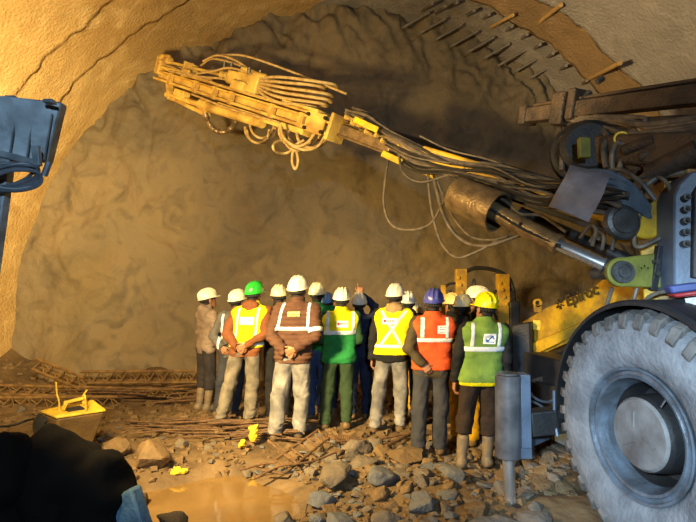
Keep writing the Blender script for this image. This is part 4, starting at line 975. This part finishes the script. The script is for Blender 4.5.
# ---- lowered yellow service boom with lettering and the basket at its end
def sb(px, py, t): return P(px, py, t)
dd_ = lambda px: 6.5 - (px - 525) * (6.5 - 4.7) / 135
out = [(522, 322), (545, 308), (578, 294), (592, 288), (606, 276), (620, 266), (660, 258), (660, 306), (640, 316), (612, 322), (590, 334), (560, 346), (524, 362)]
mb = MB(); mb.prism([P(x, y, dd_(x)) for x, y in out], (.24, .20, 0)); svb = mb.build('service_boom', M_yel, rig, bevel=.02)
mb = MB(); mb.prism([P(x, y, dd_(x) - .06) for x, y in ((528, 345), (562, 331), (608, 312), (608, 320), (562, 342), (528, 358))], (.02, .08, 0)); mb.build('boom_rib', M_yel, svb, bevel=.01)
mb = MB(); mb.prism([P(x, y, dd_(x) - .10) for x, y in ((526, 362), (560, 350), (606, 330), (606, 338), (560, 360), (526, 374))], (.05, .16, 0)); mb.build('lower_beam', M_f2, rig, bevel=.01)
mb = MB(); c = P(537.5, 303, dd_(537)); mb.lathe([(-.02, .055), (.02, .055), (.02, .03), (-.02, .03), (-.02, .055)], c, (0, 1, 0), 18); mb.box(c + Vector((0, 0, -.07)), .09, .04, .09); mb.build('lifting_eye', M_yel, svb, bevel=.004)
mb = MB(); mb.box(P(537, 325, dd_(537) - .02), .09, .02, .12, Matrix.Rotation(-.6, 3, 'Z')); mb.build('sticker', M_yelb, svb)
ft = bpy.data.curves.new('lettering', 'FONT'); ft.body = 'Epiroc'; ft.size = .185; ft.extrude = .004; ft.align_x = 'LEFT'; ft.offset = .004
ft.materials.append(M_let); fo_ = bpy.data.objects.new('text_source', ft); COL.objects.link(fo_); bpy.context.view_layer.update(); fm = bpy.data.meshes.new_from_object(fo_.evaluated_get(bpy.context.evaluated_depsgraph_get())); bpy.data.objects.remove(fo_); bpy.data.curves.remove(ft); fm.name = 'lettering'; fo = bpy.data.objects.new('lettering', fm); COL.objects.link(fo)
a, b_ = P(567, 306.5, dd_(567) - .05), P(588, 298, dd_(588) - .05); e1 = (b_ - a).normalized(); e3 = Vector((-.707, -.707, 0)); nrm = Vector((dd_(100) - dd_(101), 0, 0))
nrm = (Vector((0, 0, 1)).cross(Vector((e1.x, e1.y, 0)))).normalized(); nrm = -nrm if nrm.y > 0 else nrm
e2 = nrm.cross(e1).normalized(); e2 = -e2 if e2.z < 0 else e2
Mx = Matrix([e1, e2, e1.cross(e2)]).transposed().to_4x4(); Mx.translation = a - WO[svb.name]; fo.parent = svb; fo.matrix_local = Mx
mb = MB(); lg = a - e1 * .10 + e2 * .06
for k in range(6):
    t = math.pi * k / 3 + .5; mb.beam(lg + e1 * (.02 * math.cos(t)) + e2 * (.02 * math.sin(t)), lg + e1 * (.06 * math.cos(t)) + e2 * (.06 * math.sin(t)), .012, .026, e1.cross(e2))
mb.build('emblem', M_let, svb)
bx0, bx1 = P(461, 298, 7.5), P(504, 300, 7.5)
mb = MB(); mb.box((bx0 + bx1) / 2 + Vector((0, .1, -.75)), 1.0, .7, .08); mb.beam((bx0 + bx1) / 2 + Vector((.3, .1, -.7)), P(526, 345, 6.5), .16, .2); mb.build('basket_floor', M_dark, rig, bevel=.01)
for px, w, y0, y1 in ((461.5, 11, 269, 330), (503.5, 12, 274, 330)):
    mb = MB(); mb.box((P(px, y0, 7.5) + P(px, y1 + 50, 7.5)) / 2, w * 7.5 / 500, .12, P(px, y0, 7.5).z - P(px, y1 + 50, 7.5).z)
    for k in range(4): mb.box(P(px - 3 + 2 * k, y0 + 9 + 7 * k, 7.43), .04, .03, .05)
    mb.build('basket_post', M_yel, rig, bevel=.008)
mb = MB(); mb.box((P(443.5, 281, 7.5) + P(443.5, 350, 7.5)) / 2, .07, .07, .9); mb.build('basket_post', M_yel, rig, bevel=.008)
for pts, r in (([(467, 271, 7), (476, 268, 7), (490, 269, 7), (502, 273, 7), (510, 280, 7), (514, 294, 7)], .03), ([(440, 292, 7), (447, 285, 7), (455, 283, 7)], .02), ([(455, 300, 7.1), (480, 302, 7.1), (512, 304, 7.1)], .03), ([(470, 290, 7), (474, 279, 7), (476, 290, 7), (480, 310, 7)], .014), ([(508, 284, 7), (514, 300, 7), (511, 330, 7), (516, 360, 7)], .03), ([(496, 290, 7), (490, 300, 7), (497, 320, 7)], .02), ([(450, 290, 7), (453, 305, 7), (449, 320, 7)], .02), ([(440, 300, 7), (446, 310, 7), (452, 330, 7)], .03)):
    mb = MB(); mb.tube([P(q[0], q[1], q[2] + .5) for q in pts], r); mb.build('basket_hose', M_dark, rig)
mb = MB(); mb.box(P(513, 318, 7.5), .16, .2, .5); mb.box(P(511, 296, 7.5), .12, .1, .14); mb.box(P(518, 350, 7.5), .3, .3, .5); mb.build('control_box', M_dark, rig, bevel=.02)
mb = MB(); mb.prism([P(511, 325, 6.3), P(530, 322, 6.2), P(532, 400, 6.2), P(512, 402, 6.3)], (.2, .3, 0)); mb.prism([P(530, 362, 5.9), P(580, 345, 5.6), P(580, 420, 5.2), P(530, 425, 5.6)], (.3, .3, 0)); mb.build('front_frame', M_dark, rig, bevel=.02)
mb = MB(); mb.beam(P(512, 390, 5.8), P(566, 372, 5.4), .08, .08); mb.build('front_rail', M_f2, rig, bevel=.01)
# packet and paper lying on the machine
M_pk = mat('blue_packet', (66, 74, 120), (50, 58, 100), rough=.45); M_pr = mat('red_packet', (170, 52, 48), (140, 40, 40), rough=.35); M_pw = mat('white_paper', (196, 186, 176), (176, 164, 152), scale=12, rough=.8, bump=.4)
mb = MB(); 
mb.prism([P(669, 286, 3.3), P(700, 282, 3.2), P(702, 290, 3.2), P(672, 294, 3.3)], (.03, .12, 0)); mb.m = 1; mb.prism([P(673, 294.2, 3.3), P(702, 290.2, 3.2), P(702, 295, 3.2), P(676, 298, 3.3)], (.03, .12, 0)); mb.m = 0
tag(mb.build('packet', [M_pk, M_pr], bevel=.012), 'blue and red packet lying on the machine above the big tyre at the edge', 'packet')
mb = MB(); 
vs = []; cols = 5
for i in range(6):
    for j in range(cols):
        vs.append(P(685 + 4 * j + 1.2 * i * .8, 298.5 + 4.4 * i - .5 * j, 3.28 - .012 * j + .02 * math.sin(i * 1.3 + j)))
nv = len(vs); vs += [v + Vector((.004, .008, 0)) for v in vs]; fs = []
for i in range(5):
    for j in range(cols - 1):
        q = (i * cols + j, i * cols + j + 1, (i + 1) * cols + j + 1, (i + 1) * cols + j); fs += [q, tuple(nv + k for k in q[::-1])]
mb.add(vs, fs); tag(mb.build('paper', M_pw), 'crumpled white paper hanging below the blue and red packet', 'paper')
# ------------------------------------------------------------------ flood lamp at the left, seen from behind
M_lamp = mat('lamp_housing', (136, 146, 150), (88, 96, 100), scale=7, rough=.5, metal=.1, bump=.08, bscale=30, detail=10)
M_glow = emat('lamp_glass', (1, .72, .3, 1), 60)
lt = empty('flood_lamp', (-1.95, 2.62, 0)); tag(lt, 'blue-grey flood lamp on a pole seen from behind, cable coiled below it', 'lamp')
q = [P(-34, 92, 2.55), P(4, 96, 2.55), P(62, 102, 2.72), P(47, 163, 2.72), P(-34, 152, 2.55)]
mb = MB(); mb.prism(q, (-.03, .11, .02)); hs = mb.build('housing', M_lamp, lt, bevel=.01)
mb = MB(); cc = sum(q, Vector()) / 5
mb.prism([cc + (p - cc) * .80 + Vector((-.035, .106, .020)) for p in q], (-.001, .006, .001)); mb.build('lamp_glass', M_glow, hs)
for k in range(5):
    t = k / 4; mb = MB(); mb.beam(P(-20 + 18 * k, 106 + 2 * k, 2.56 + .03 * k), P(-24 + 17 * k, 148 + 3 * k, 2.56 + .03 * k), .006, .01); mb.build('cooling_rib', M_lamp, hs)
for px in (12, 50):
    mb = MB(); mb.box(P(px, 97.5 + px * .09, 2.62), .05, .05, .02); mb.build('clip', M_lamp, hs, bevel=.004)
mb = MB(); mb.beam(P(36, 146, 2.6), P(38, 166, 2.6), .035, .03); mb.build('bracket', M_lamp, lt, bevel=.004)
mb = MB(); mb.beam(P(-6, 152, 2.62), P(38, 164, 2.62), .05, .035); mb.build('yoke', M_lamp, lt, bevel=.004)
mb = MB(); pt = P(6, 158, 2.64); mb.beam(pt, Vector((pt.x - .28, pt.y + .05, ghs(pt.x - .28, pt.y) - .02)), .075, .06); mb.build('pole', M_lamp, lt, bevel=.006)
rl = random.Random(9)
for i in range(8):
    mb = MB(); cx, cy = rl.uniform(6, 16), rl.uniform(174, 181); rx, ry = rl.uniform(26, 36), rl.uniform(7, 14); ph = rl.uniform(-.4, .4)
    mb.tube([P(cx + rx * math.cos(2 * math.pi * k / 12 + ph), cy + ry * math.sin(2 * math.pi * k / 12) - .12 * rx * math.cos(2 * math.pi * k / 12 + ph), 2.56 + .05 * math.sin(2 * math.pi * k / 12 + 1)) for k in range(13)], .009, n=7); mb.build('cable', M_hoseg, lt)
mb = MB(); mb.tube([P(44, 176, 2.55), P(47, 168, 2.55), P(49, 162, 2.55)], .016); mb.build('cable_plug', M_hoseg, lt)
# ------------------------------------------------------------------ yellow machine housing lying at the left
M_box = mat('yellow_cover', (216, 180, 52), (176, 140, 50), scale=8, rough=.5, bump=.2); M_boxd = mat('brown_dusty_side', (120, 92, 44), (92, 70, 38), scale=6, rough=.7, bump=.2)
hb = empty('equipment_box', (P(72, 447, 5.3).x, 5.3, ghs(P(72, 447, 5.3).x, 5.3))); tag(hb, 'yellow box-shaped machine cover with a handle slot lying tilted on the rubble', 'equipment box')
T4 = [P(41, 413, 5.25), P(92, 402, 5.45), P(105, 412, 5.35), P(57, 419, 5.05)]; B4 = [P(36, 436, 5.35), P(80, 438, 5.6), P(92, 448, 5.4), P(58, 441, 5.1)]
mb = MB(); mb.add(T4 + B4, [(0, 1, 2, 3), (7, 6, 5, 4), (0, 4, 5, 1), (1, 5, 6, 2), (2, 6, 7, 3), (3, 7, 4, 0)]); mb.build('casing', M_boxd, hb, bevel=.02)
up = Vector((0, 0, .03)); ce = sum(T4, Vector()) / 4
mb = MB(); mb.prism([ce + (p - ce) * 1.04 for p in T4], up); mb.build('lid', M_box, hb, bevel=.012)
mb = MB(); a, b_ = ce + (T4[0] - ce) * .25 + (T4[3] - ce) * .15 + up, ce + (T4[1] - ce) * .45 + (T4[2] - ce) * .1 + up
mb.beam(a, a + Vector((.03, 0, .07)), .04, .04); mb.beam(b_, b_ + Vector((-.03, 0, .07)), .04, .04); mb.beam(a + Vector((.0, 0, .07)), b_ + Vector((.0, 0, .07)), .05, .03); mb.build('handle', M_box, hb, bevel=.008)
mb = MB(); mb.prism([ce + (p - ce) * s for p, s in zip(T4, (.3, .3, .34, .34))], (0, 0, .034)); mb.build('handle_slot', M_dark, hb)
for px, y0, y1 in ((58, 407, 382), (84, 402, 390)):
    mb = MB(); mb.tube([P(px + 2, y0 + 8, 5.25), P(px + 1, y0 - 6, 5.25), P(px - 1, (y0 + y1) / 2, 5.27), P(px + (3 if px > 70 else -2), y1, 5.27)], .009); mb.build('cord', M_box, hb)
for i in range(5):
    mb = MB(); mb.tube([P(40 + 2 * i, 414 + i, 5.2), P(35 + 2 * i, 424, 5.15), P(38 + 3 * i, 436, 5.1), P(46 + 2 * i, 440, 5.08)], .022); mb.build('cable', M_dark, hb)
mb = MB(); mb.tube([P(-4, 427, 5.2), P(14, 425, 5.2), P(28, 420, 5.25), P(42, 418, 5.2)], .012)
tag(mb.build('cable', M_dark), 'thin black cable running from the left edge to the yellow machine cover', 'cable')
# ------------------------------------------------------------------ dark heap + blue sheet in the left foreground
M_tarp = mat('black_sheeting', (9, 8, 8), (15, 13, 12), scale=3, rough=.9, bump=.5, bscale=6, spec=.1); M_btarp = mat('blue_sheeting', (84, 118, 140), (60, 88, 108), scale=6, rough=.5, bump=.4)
def heap(name, els, seed, m, lab, cat, noise_=.16):
    def fn(X, Y, Z):
        q = None
        for c, r in els:
            e = ell(X, Y, Z, c, r); q = e if q is None else smin(q, e, .10)
        return q + noise_ * .35 * fbm(X * 3 + seed, Y * 3, Z * 3, 3) + .03 * vnoise(X * 9, Y * 9 + seed, Z * 9)
    lo = tuple(min(c[i] - r[i] for c, r in els) - .15 for i in range(3)); hi = tuple(max(c[i] + r[i] for c, r in els) + .15 for i in range(3))
    V, Q = poly(fn, lo, hi, .028); o = link(name, npmesh(name, V, Q, [m]), None); return tag(o, lab, cat)
def hp_(px, py, d): p = P(px, py, d); return (p.x, d, p.z)
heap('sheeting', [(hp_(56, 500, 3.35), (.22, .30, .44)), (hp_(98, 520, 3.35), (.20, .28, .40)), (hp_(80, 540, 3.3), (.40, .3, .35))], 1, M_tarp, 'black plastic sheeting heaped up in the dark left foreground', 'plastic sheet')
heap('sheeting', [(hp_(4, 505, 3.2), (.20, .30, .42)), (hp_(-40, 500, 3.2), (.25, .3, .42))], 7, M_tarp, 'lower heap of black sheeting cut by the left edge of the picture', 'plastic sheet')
mb = MB(); q = [P(119, 494, 3.25), P(130, 489, 3.2), P(143, 532, 3.1), P(146, 570, 3.1), P(100, 570, 3.1), P(107, 525, 3.15)]; mb.prism(q, (.03, .10, 0)); tag(mb.build('sheeting', M_btarp, bevel=.02), 'strip of blue plastic sheeting beside the black heap, at the bottom edge', 'plastic sheet')
# ------------------------------------------------------------------ boulders
def boulder(px, py, d, s, seed, m, lab, slab=.7, **k):
    p = P(px, py, d); return rock(p.x, d, s, lab, 'boulders round the puddle', me=rock_mesh('boulder', m, seed, slab, 18, 3), sink=.12, rz=seed, tilt=.1, **k)
boulder(151, 462, 5.0, .46, 301, M_rockC, 'big tan boulder with a flat top left of the puddle', .75)
boulder(113, 450, 5.3, .44, 302, M_rockC, 'pale boulder between the yellow machine cover and the big tan boulder', .6)
boulder(165, 512, 3.75, .46, 303, mat('dark_rock', (44, 34, 24), (34, 26, 20), rough=.9, bump=.5), 'dark rounded boulder at the bottom edge left of the puddle', .7)
boulder(136, 478, 4.35, .30, 304, mat('brown_rock', (74, 56, 36), (60, 46, 30), rough=.9, bump=.5), 'brown boulder right behind the black sheeting', .9)
boulder(335, 482, 4.6, .52, 305, M_rockA, 'wide grey boulder right of the puddle below the rebar heap', .42)
boulder(382, 478, 4.6, .42, 306, M_rockB, 'slaty blue-grey boulder in the middle of the rubble', .5)
boulder(405, 446, 5.4, .46, 307, M_rockA, 'long flat slab of rock in front of the man in the orange vest', .3, rz=None) if False else None
boulder(356, 448, 5.5, .40, 308, M_rockA, 'pale angular boulder in front of the ribbed hose', .55)
boulder(405, 452, 5.3, .55, 309, M_rockC, 'large tan slab in front of the orange vest worker', .28)
boulder(512, 508, 4.0, .42, 310, M_rockB, 'flat grey stone under the jack leg', .3) if False else None
boulder(420, 505, 4.1, .34, 311, M_rockB, 'dark grey stone at the bottom edge below the orange vest worker', .5)
LR = 'broken grey-brown rock fragment lying in the rubble on the tunnel floor'
scatter(80, 305, 565, 448, 540, .20, .46, LR, 'rock fragments in front of the workers', .62)
scatter(100, 300, 565, 440, 535, .10, .24, LR, 'rock fragments in front of the workers', .7)
scatter(45, 90, 330, 405, 470, .09, .28, LR, 'rock fragments in front of the workers', .8)
scatter(25, 0, 200, 385, 425, .08, .24, LR, 'rock fragments in front of the workers')
scatter(20, 240, 360, 465, 530, .10, .26, LR, 'rock fragments in front of the workers', .6)
scatter(20, 330, 560, 420, 520, .06, .14, LR, 'rock fragments in front of the workers', .6)
# gravel nobody could count
mb = MB(); rg = random.Random(21)
for _ in range(2600):
    px, py = rg.uniform(-10, 580), 386 + 150 * rg.random() ** 1.2; g = G(px, py)
    if inpud(g.x, g.y) or (g.x > 1.45 and g.y < 4.3): continue
    s = rg.uniform(.012, .045) * (1 + .4 * (g.y > 6)); c = Vector((g.x, g.y, ghs(g.x, g.y) + s * .2)); vs = []
    Rr = Matrix.Rotation(rg.uniform(0, 6), 3, 'Z') @ Matrix.Rotation(rg.uniform(-.5, .5), 3, 'X')
    for x in (-1, 1):
        for y in (-1, 1):
            for z in (-1, 1): vs.append(c + Rr @ Vector((x * s * rg.uniform(.5, 1), y * s * rg.uniform(.4, 1), z * s * rg.uniform(.3, .7))))
    mb.add(vs, [(0, 1, 3, 2), (4, 6, 7, 5), (0, 4, 5, 1), (2, 3, 7, 6), (0, 2, 6, 4), (1, 5, 7, 3)])
tag(mb.build('gravel', M_rockC, smooth=False, fixn=False), 'loose gravel and grit strewn over the muddy tunnel floor', 'gravel', kind='stuff')
# ------------------------------------------------------------------ rebar, girders, hose, spiles
M_bar = mat('rusty_rebar', (104, 76, 46), (70, 50, 32), scale=14, rough=.75, bump=.3); M_gird = mat('rusty_girder', (128, 98, 54), (90, 66, 40), scale=8, rough=.75, bump=.3)
rb_ = random.Random(4)
for i in range(46):
    px, py = rb_.uniform(150, 300), rb_.uniform(424, 444); g = G(px, py); l = rb_.uniform(.5, 1.15); a = rb_.gauss(0, .22); r = rb_.choice([.009, .011, .014])
    z = ghs(g.x, g.y) + .03 + .09 * rb_.random() * (1 - abs(px - 225) / 110); dv = Vector((math.cos(a), math.sin(a), rb_.gauss(0, .03))) * l / 2; c = Vector((g.x, g.y, z))
    mb = MB(); bend = Vector((0, rb_.uniform(-.05, .05), rb_.uniform(-.02, .03))); mb.tube([c - dv, c + bend, c + dv], r, n=6, sm=4)
    tag(mb.build('rebar', M_bar), 'rusty steel bar in the tangled bar heap behind the puddle', 'steel bar', 'bar heap behind the puddle')
cage = empty('bar_cage', G(298, 458)); tag(cage, 'bent rusty lattice frame of steel bars sticking out of the bar heap', 'steel frame')
cp = [P(272, 462, 4.95), P(318, 430, 5.45), P(326, 440, 5.4), P(284, 474, 4.75), P(262, 470, 4.8)]
for a, b_ in ((0, 1), (1, 2), (2, 3), (4, 3)):
    mb = MB(); mb.cyl(cp[a], cp[b_], .014, n=7); mb.build('chord', M_bar, cage)
for k in range(6):
    t = k / 6 + .06; mb = MB(); mb.cyl(cp[0].lerp(cp[1], t), cp[3].lerp(cp[2], t + .06), .010, n=6); mb.build('crossbar', M_bar, cage)
for pts in ([(256, 478, 4.7), (280, 466, 4.8), (310, 462, 4.9), (336, 452, 5.1)], [(268, 440, 5.2), (282, 452, 5.1), (296, 460, 5.0)], [(240, 470, 4.8), (262, 464, 4.9), (276, 462, 4.9)]):
    mb = MB(); mb.tube([P(*q) for q in pts], .012); mb.build('crossbar', M_bar, cage)
for k in range(4):
    y0 = 436 + 2.2 * k; mb = MB(); a, b_ = G(326 + 5 * k, y0, .07), G(372 - 3 * k, y0 + 4, .07)
    mb.tube([a + (b_ - a) * (j / 40) for j in range(41)], .02, n=8, sm=0, ripple=.22); tag(mb.build('ribbed_bar', M_bar), 'thick ribbed steel bar lying at the feet of the man with yellow shoulders', 'steel bar', 'ribbed bars on the ground')
mb = MB(); mb.tube([G(386, 446, .06), G(402, 438, .08), G(420, 430, .07)], .022); tag(mb.build('pipe', M_bar), 'short rusty pipe lying in front of the pale jeans worker', 'pipe')
mb = MB(); mb.tube([G(352, 444, .05), G(380, 439, .07), G(404, 434, .09)], .016); tag(mb.build('pipe', M_bar), 'thin brown rod lying before the boots of the yellow vest worker', 'rod')
M_glv = mat('yellow_cloth', (216, 180, 40), (186, 150, 34), scale=14, rough=.8, bump=.4)
def rag(px, py, z, r, seed, lab):
    g = G(px, py, z); c = (g.x, g.y, z)
    V, Q = poly(lambda X, Y, Z: ell(X, Y, Z, c, r) + .02 * vnoise(X * 22 + seed, Y * 22, Z * 22) + .01 * vnoise(X * 50, Y * 50, Z * 50), tuple(c[i] - r[i] * 1.6 for i in range(3)), tuple(c[i] + r[i] * 1.6 for i in range(3)), .01)
    o = link('rag', npmesh('rag', V, Q, [M_glv])); tag(o, lab, 'rag')
rag(254, 433, .17, (.055, .05, .085), 1, 'bright yellow rag standing up on the bar heap'); rag(243, 444, .09, (.04, .04, .045), 4, 'small yellow scrap just below the bright yellow rag'); rag(178, 471, .0, (.085, .05, .025), 8, 'flat yellow scrap at the near edge of the puddle')
def girder(name, p0, p1, hh, dp, n, lab):
    root = empty(name, (p0 + p1) / 2); tag(root, lab, 'lattice girder'); d, sd, up = frame_of(p1 - p0)
    A_, B_, C_ = Vector((0, 0, hh)), Vector((0, -dp / 2, 0)), Vector((0, dp / 2, 0))
    for o in (A_, B_, C_): mb = MB(); mb.cyl(p0 + o, p1 + o, .024, n=8); mb.build('chord', M_gird, root)
    for k in range(n):
        t0, t1, t2 = k / n, (k + .5) / n, (k + 1) / n; mb = MB()
        for o in (B_, C_): mb.tube([p0.lerp(p1, t0) + o, p0.lerp(p1, t1) + A_, p0.lerp(p1, t2) + o], .012, n=6, sm=0)
        mb.build('lacing', M_gird, root)
girder('lattice_girder', P(80, 382, 8.6), P(205, 381, 8.5), .17, .2, 9, 'rusty lattice girder lying level along the foot of the rock face, uppermost')
girder('lattice_girder', P(-30, 392, 8.2), P(215, 398, 8.1), .12, .2, 16, 'long lattice girder lying between the uppermost girder and the lowest one')
girder('lattice_girder', P(-30, 408, 7.6), P(118, 407, 7.6), .15, .2, 9, 'lowest lattice girder, just behind the yellow machine cover')
girder('lattice_girder', P(36, 368, 8.5), P(84, 388, 8.2), .16, .2, 4, 'short lattice girder piece leaning at a slant against the rock foot')
for i in range(16):
    px, py = rb_.uniform(90, 200), rb_.uniform(386, 402); g = P(px, py, 8.0 + rb_.uniform(-.3, .3)); mb = MB(); l = rb_.uniform(.3, .9); a = rb_.gauss(0, .15)
    dv = Vector((math.cos(a), .3 * math.sin(a), rb_.gauss(0, .06))) * l; mb.tube([g - dv, g + Vector((0, 0, .02)), g + dv], .014, n=6); tag(mb.build('rebar', M_bar), 'rusty bar lying among the girders at the foot of the face', 'steel bar', 'bars among the girders')
M_pipe = mat('spile_steel', (128, 118, 104), (100, 92, 80), scale=10, rough=.6, bump=.2); M_wood = mat('tan_stick', (186, 148, 88), (160, 124, 70), scale=10, rough=.8, bump=.2)
stubs = [(428, 6), (441, 9), (453, 5), (470, 13), (485, 17), (502, 19), (508, 29), (523, 37), (536, 47), (549, 56), (562, 68), (583, 83), (595, 27), (603, 26)]
for px, py in stubs:
    a, b_ = P(px + 4, py - 2.5, 8.45), P(px - 4, py + 3.5, 9.35); mb = MB(); mb.cyl(a, b_ + (b_ - a) * .3, .028, n=10)
    tag(mb.build('steel_bolt', M_pipe), 'short steel pipe end sticking out of the tunnel lining by the rock face', 'pipe', 'pipe ends along the crown')
for k in range(9):
    px, py = 300 + 26 * k, -2 + (0.0 if k < 4 else (k - 4) * 8 + 4); px2 = px
    a, b_ = P(430 + k * 16, 12 + 6.3 * k, 9.2), P(402 + k * 16, 28 + 6.3 * k, 9.45); mb = MB(); mb.cyl(a, b_, .026, n=10); tag(mb.build('steel_bolt', M_pipe), 'thin steel rod lying close under the crown of the rock face', 'rod', 'rods under the crown')
for (a, b_, lab, m, r) in (((523, 35, 9.0), (561, 5, 7.25), 'long tan stick jutting from the lining above the other two sticks', M_wood, .035), ((581, 83, 9.0), (620, 63, 7.1), 'tan stick jutting from the lining just above the second drill slide', M_wood, .035), ((491, 27, 9.0), (513, 15, 8.1), 'short tan stick jutting out among the pipe ends near the top', M_wood, .03), ((555, 33, 8.6), (588, 29, 7.5), 'pale stick lying against the brown lining band between two longer sticks', M_wood, .025)):
    mb = MB(); mb.cyl(P(*a), P(*b_), r, n=10); tag(mb.build('stick', m), lab, 'stick')
# ------------------------------------------------------------------ light
def area(name, loc, aim, sx, sy, power, col, spread=180):
    l = bpy.data.lights.new(name, 'AREA'); l.shape = 'RECTANGLE'; l.size = sx; l.size_y = sy; l.energy = power; l.color = col; l.spread = math.radians(spread)
    o = bpy.data.objects.new(name, l); COL.objects.link(o); o.location = loc
    o.rotation_euler = (Vector(aim) - Vector(loc)).to_track_quat('-Z', 'Y').to_euler(); return o
lc_ = cc + Vector((-.06, .15, .03))
KEY = area('flood_lamp_light', lc_, (lc_.x + .4, 9, 3.8), .34, .22, 290, (1, .74, .32), 150)
KEY1 = area('left_flood_head_light', (lc_.x - .15, lc_.y + .05, lc_.z - .3), (lc_.x - 5.8, 9, 3.5), .36, .24, 300, (1, .74, .32), 84)
KEY2 = area('added_worker_light', (-2.2, 2.78, 2.4), (.2, 7.0, -.35), .40, .28, 175, (1, .72, .31), 86)  # added light for the workers and the low boom, without a lamp body
def spot(name, loc, aim, power, col, ang, blend, r=.12):
    sp = bpy.data.lights.new(name, 'SPOT'); sp.energy = power; sp.color = col; sp.shadow_soft_size = r; sp.spot_size = math.radians(ang); sp.spot_blend = blend
    so = bpy.data.objects.new(name, sp); COL.objects.link(so); so.location = loc; so.rotation_euler = (Vector(aim) - Vector(loc)).to_track_quat('-Z', 'Y').to_euler(); return so
KEY3 = spot('added_crown_light', (-2.0, 2.95, 2.75), (4.4, 7.0, 6.2), 1500, (1, .80, .48), 46, .7, .14)  # added to brighten the right crown, no lamp stands here
FILL = spot('rig_work_light', (-.6, -.6, 2.2), (2.25, 3.5, .8), 2700, (.50, .74, 1.0), 36, .75)
FILL2 = spot('rear_work_light', (.6, -2.5, 3.0), (-.3, 4, 1.6), 950, (.50, .74, 1.0), 100, .8)
W = bpy.data.worlds.new('tunnel_air'); scene.world = W; W.use_nodes = True
W.node_tree.nodes['Background'].inputs['Color'].default_value = (.5, .45, .4, 1); W.node_tree.nodes['Background'].inputs['Strength'].default_value = .03
vs_ = scene.view_settings; vs_.view_transform = 'Standard'; vs_.look = 'None'; vs_.gamma = 1; vs_.use_curve_mapping = False; vs_.exposure = 0.0
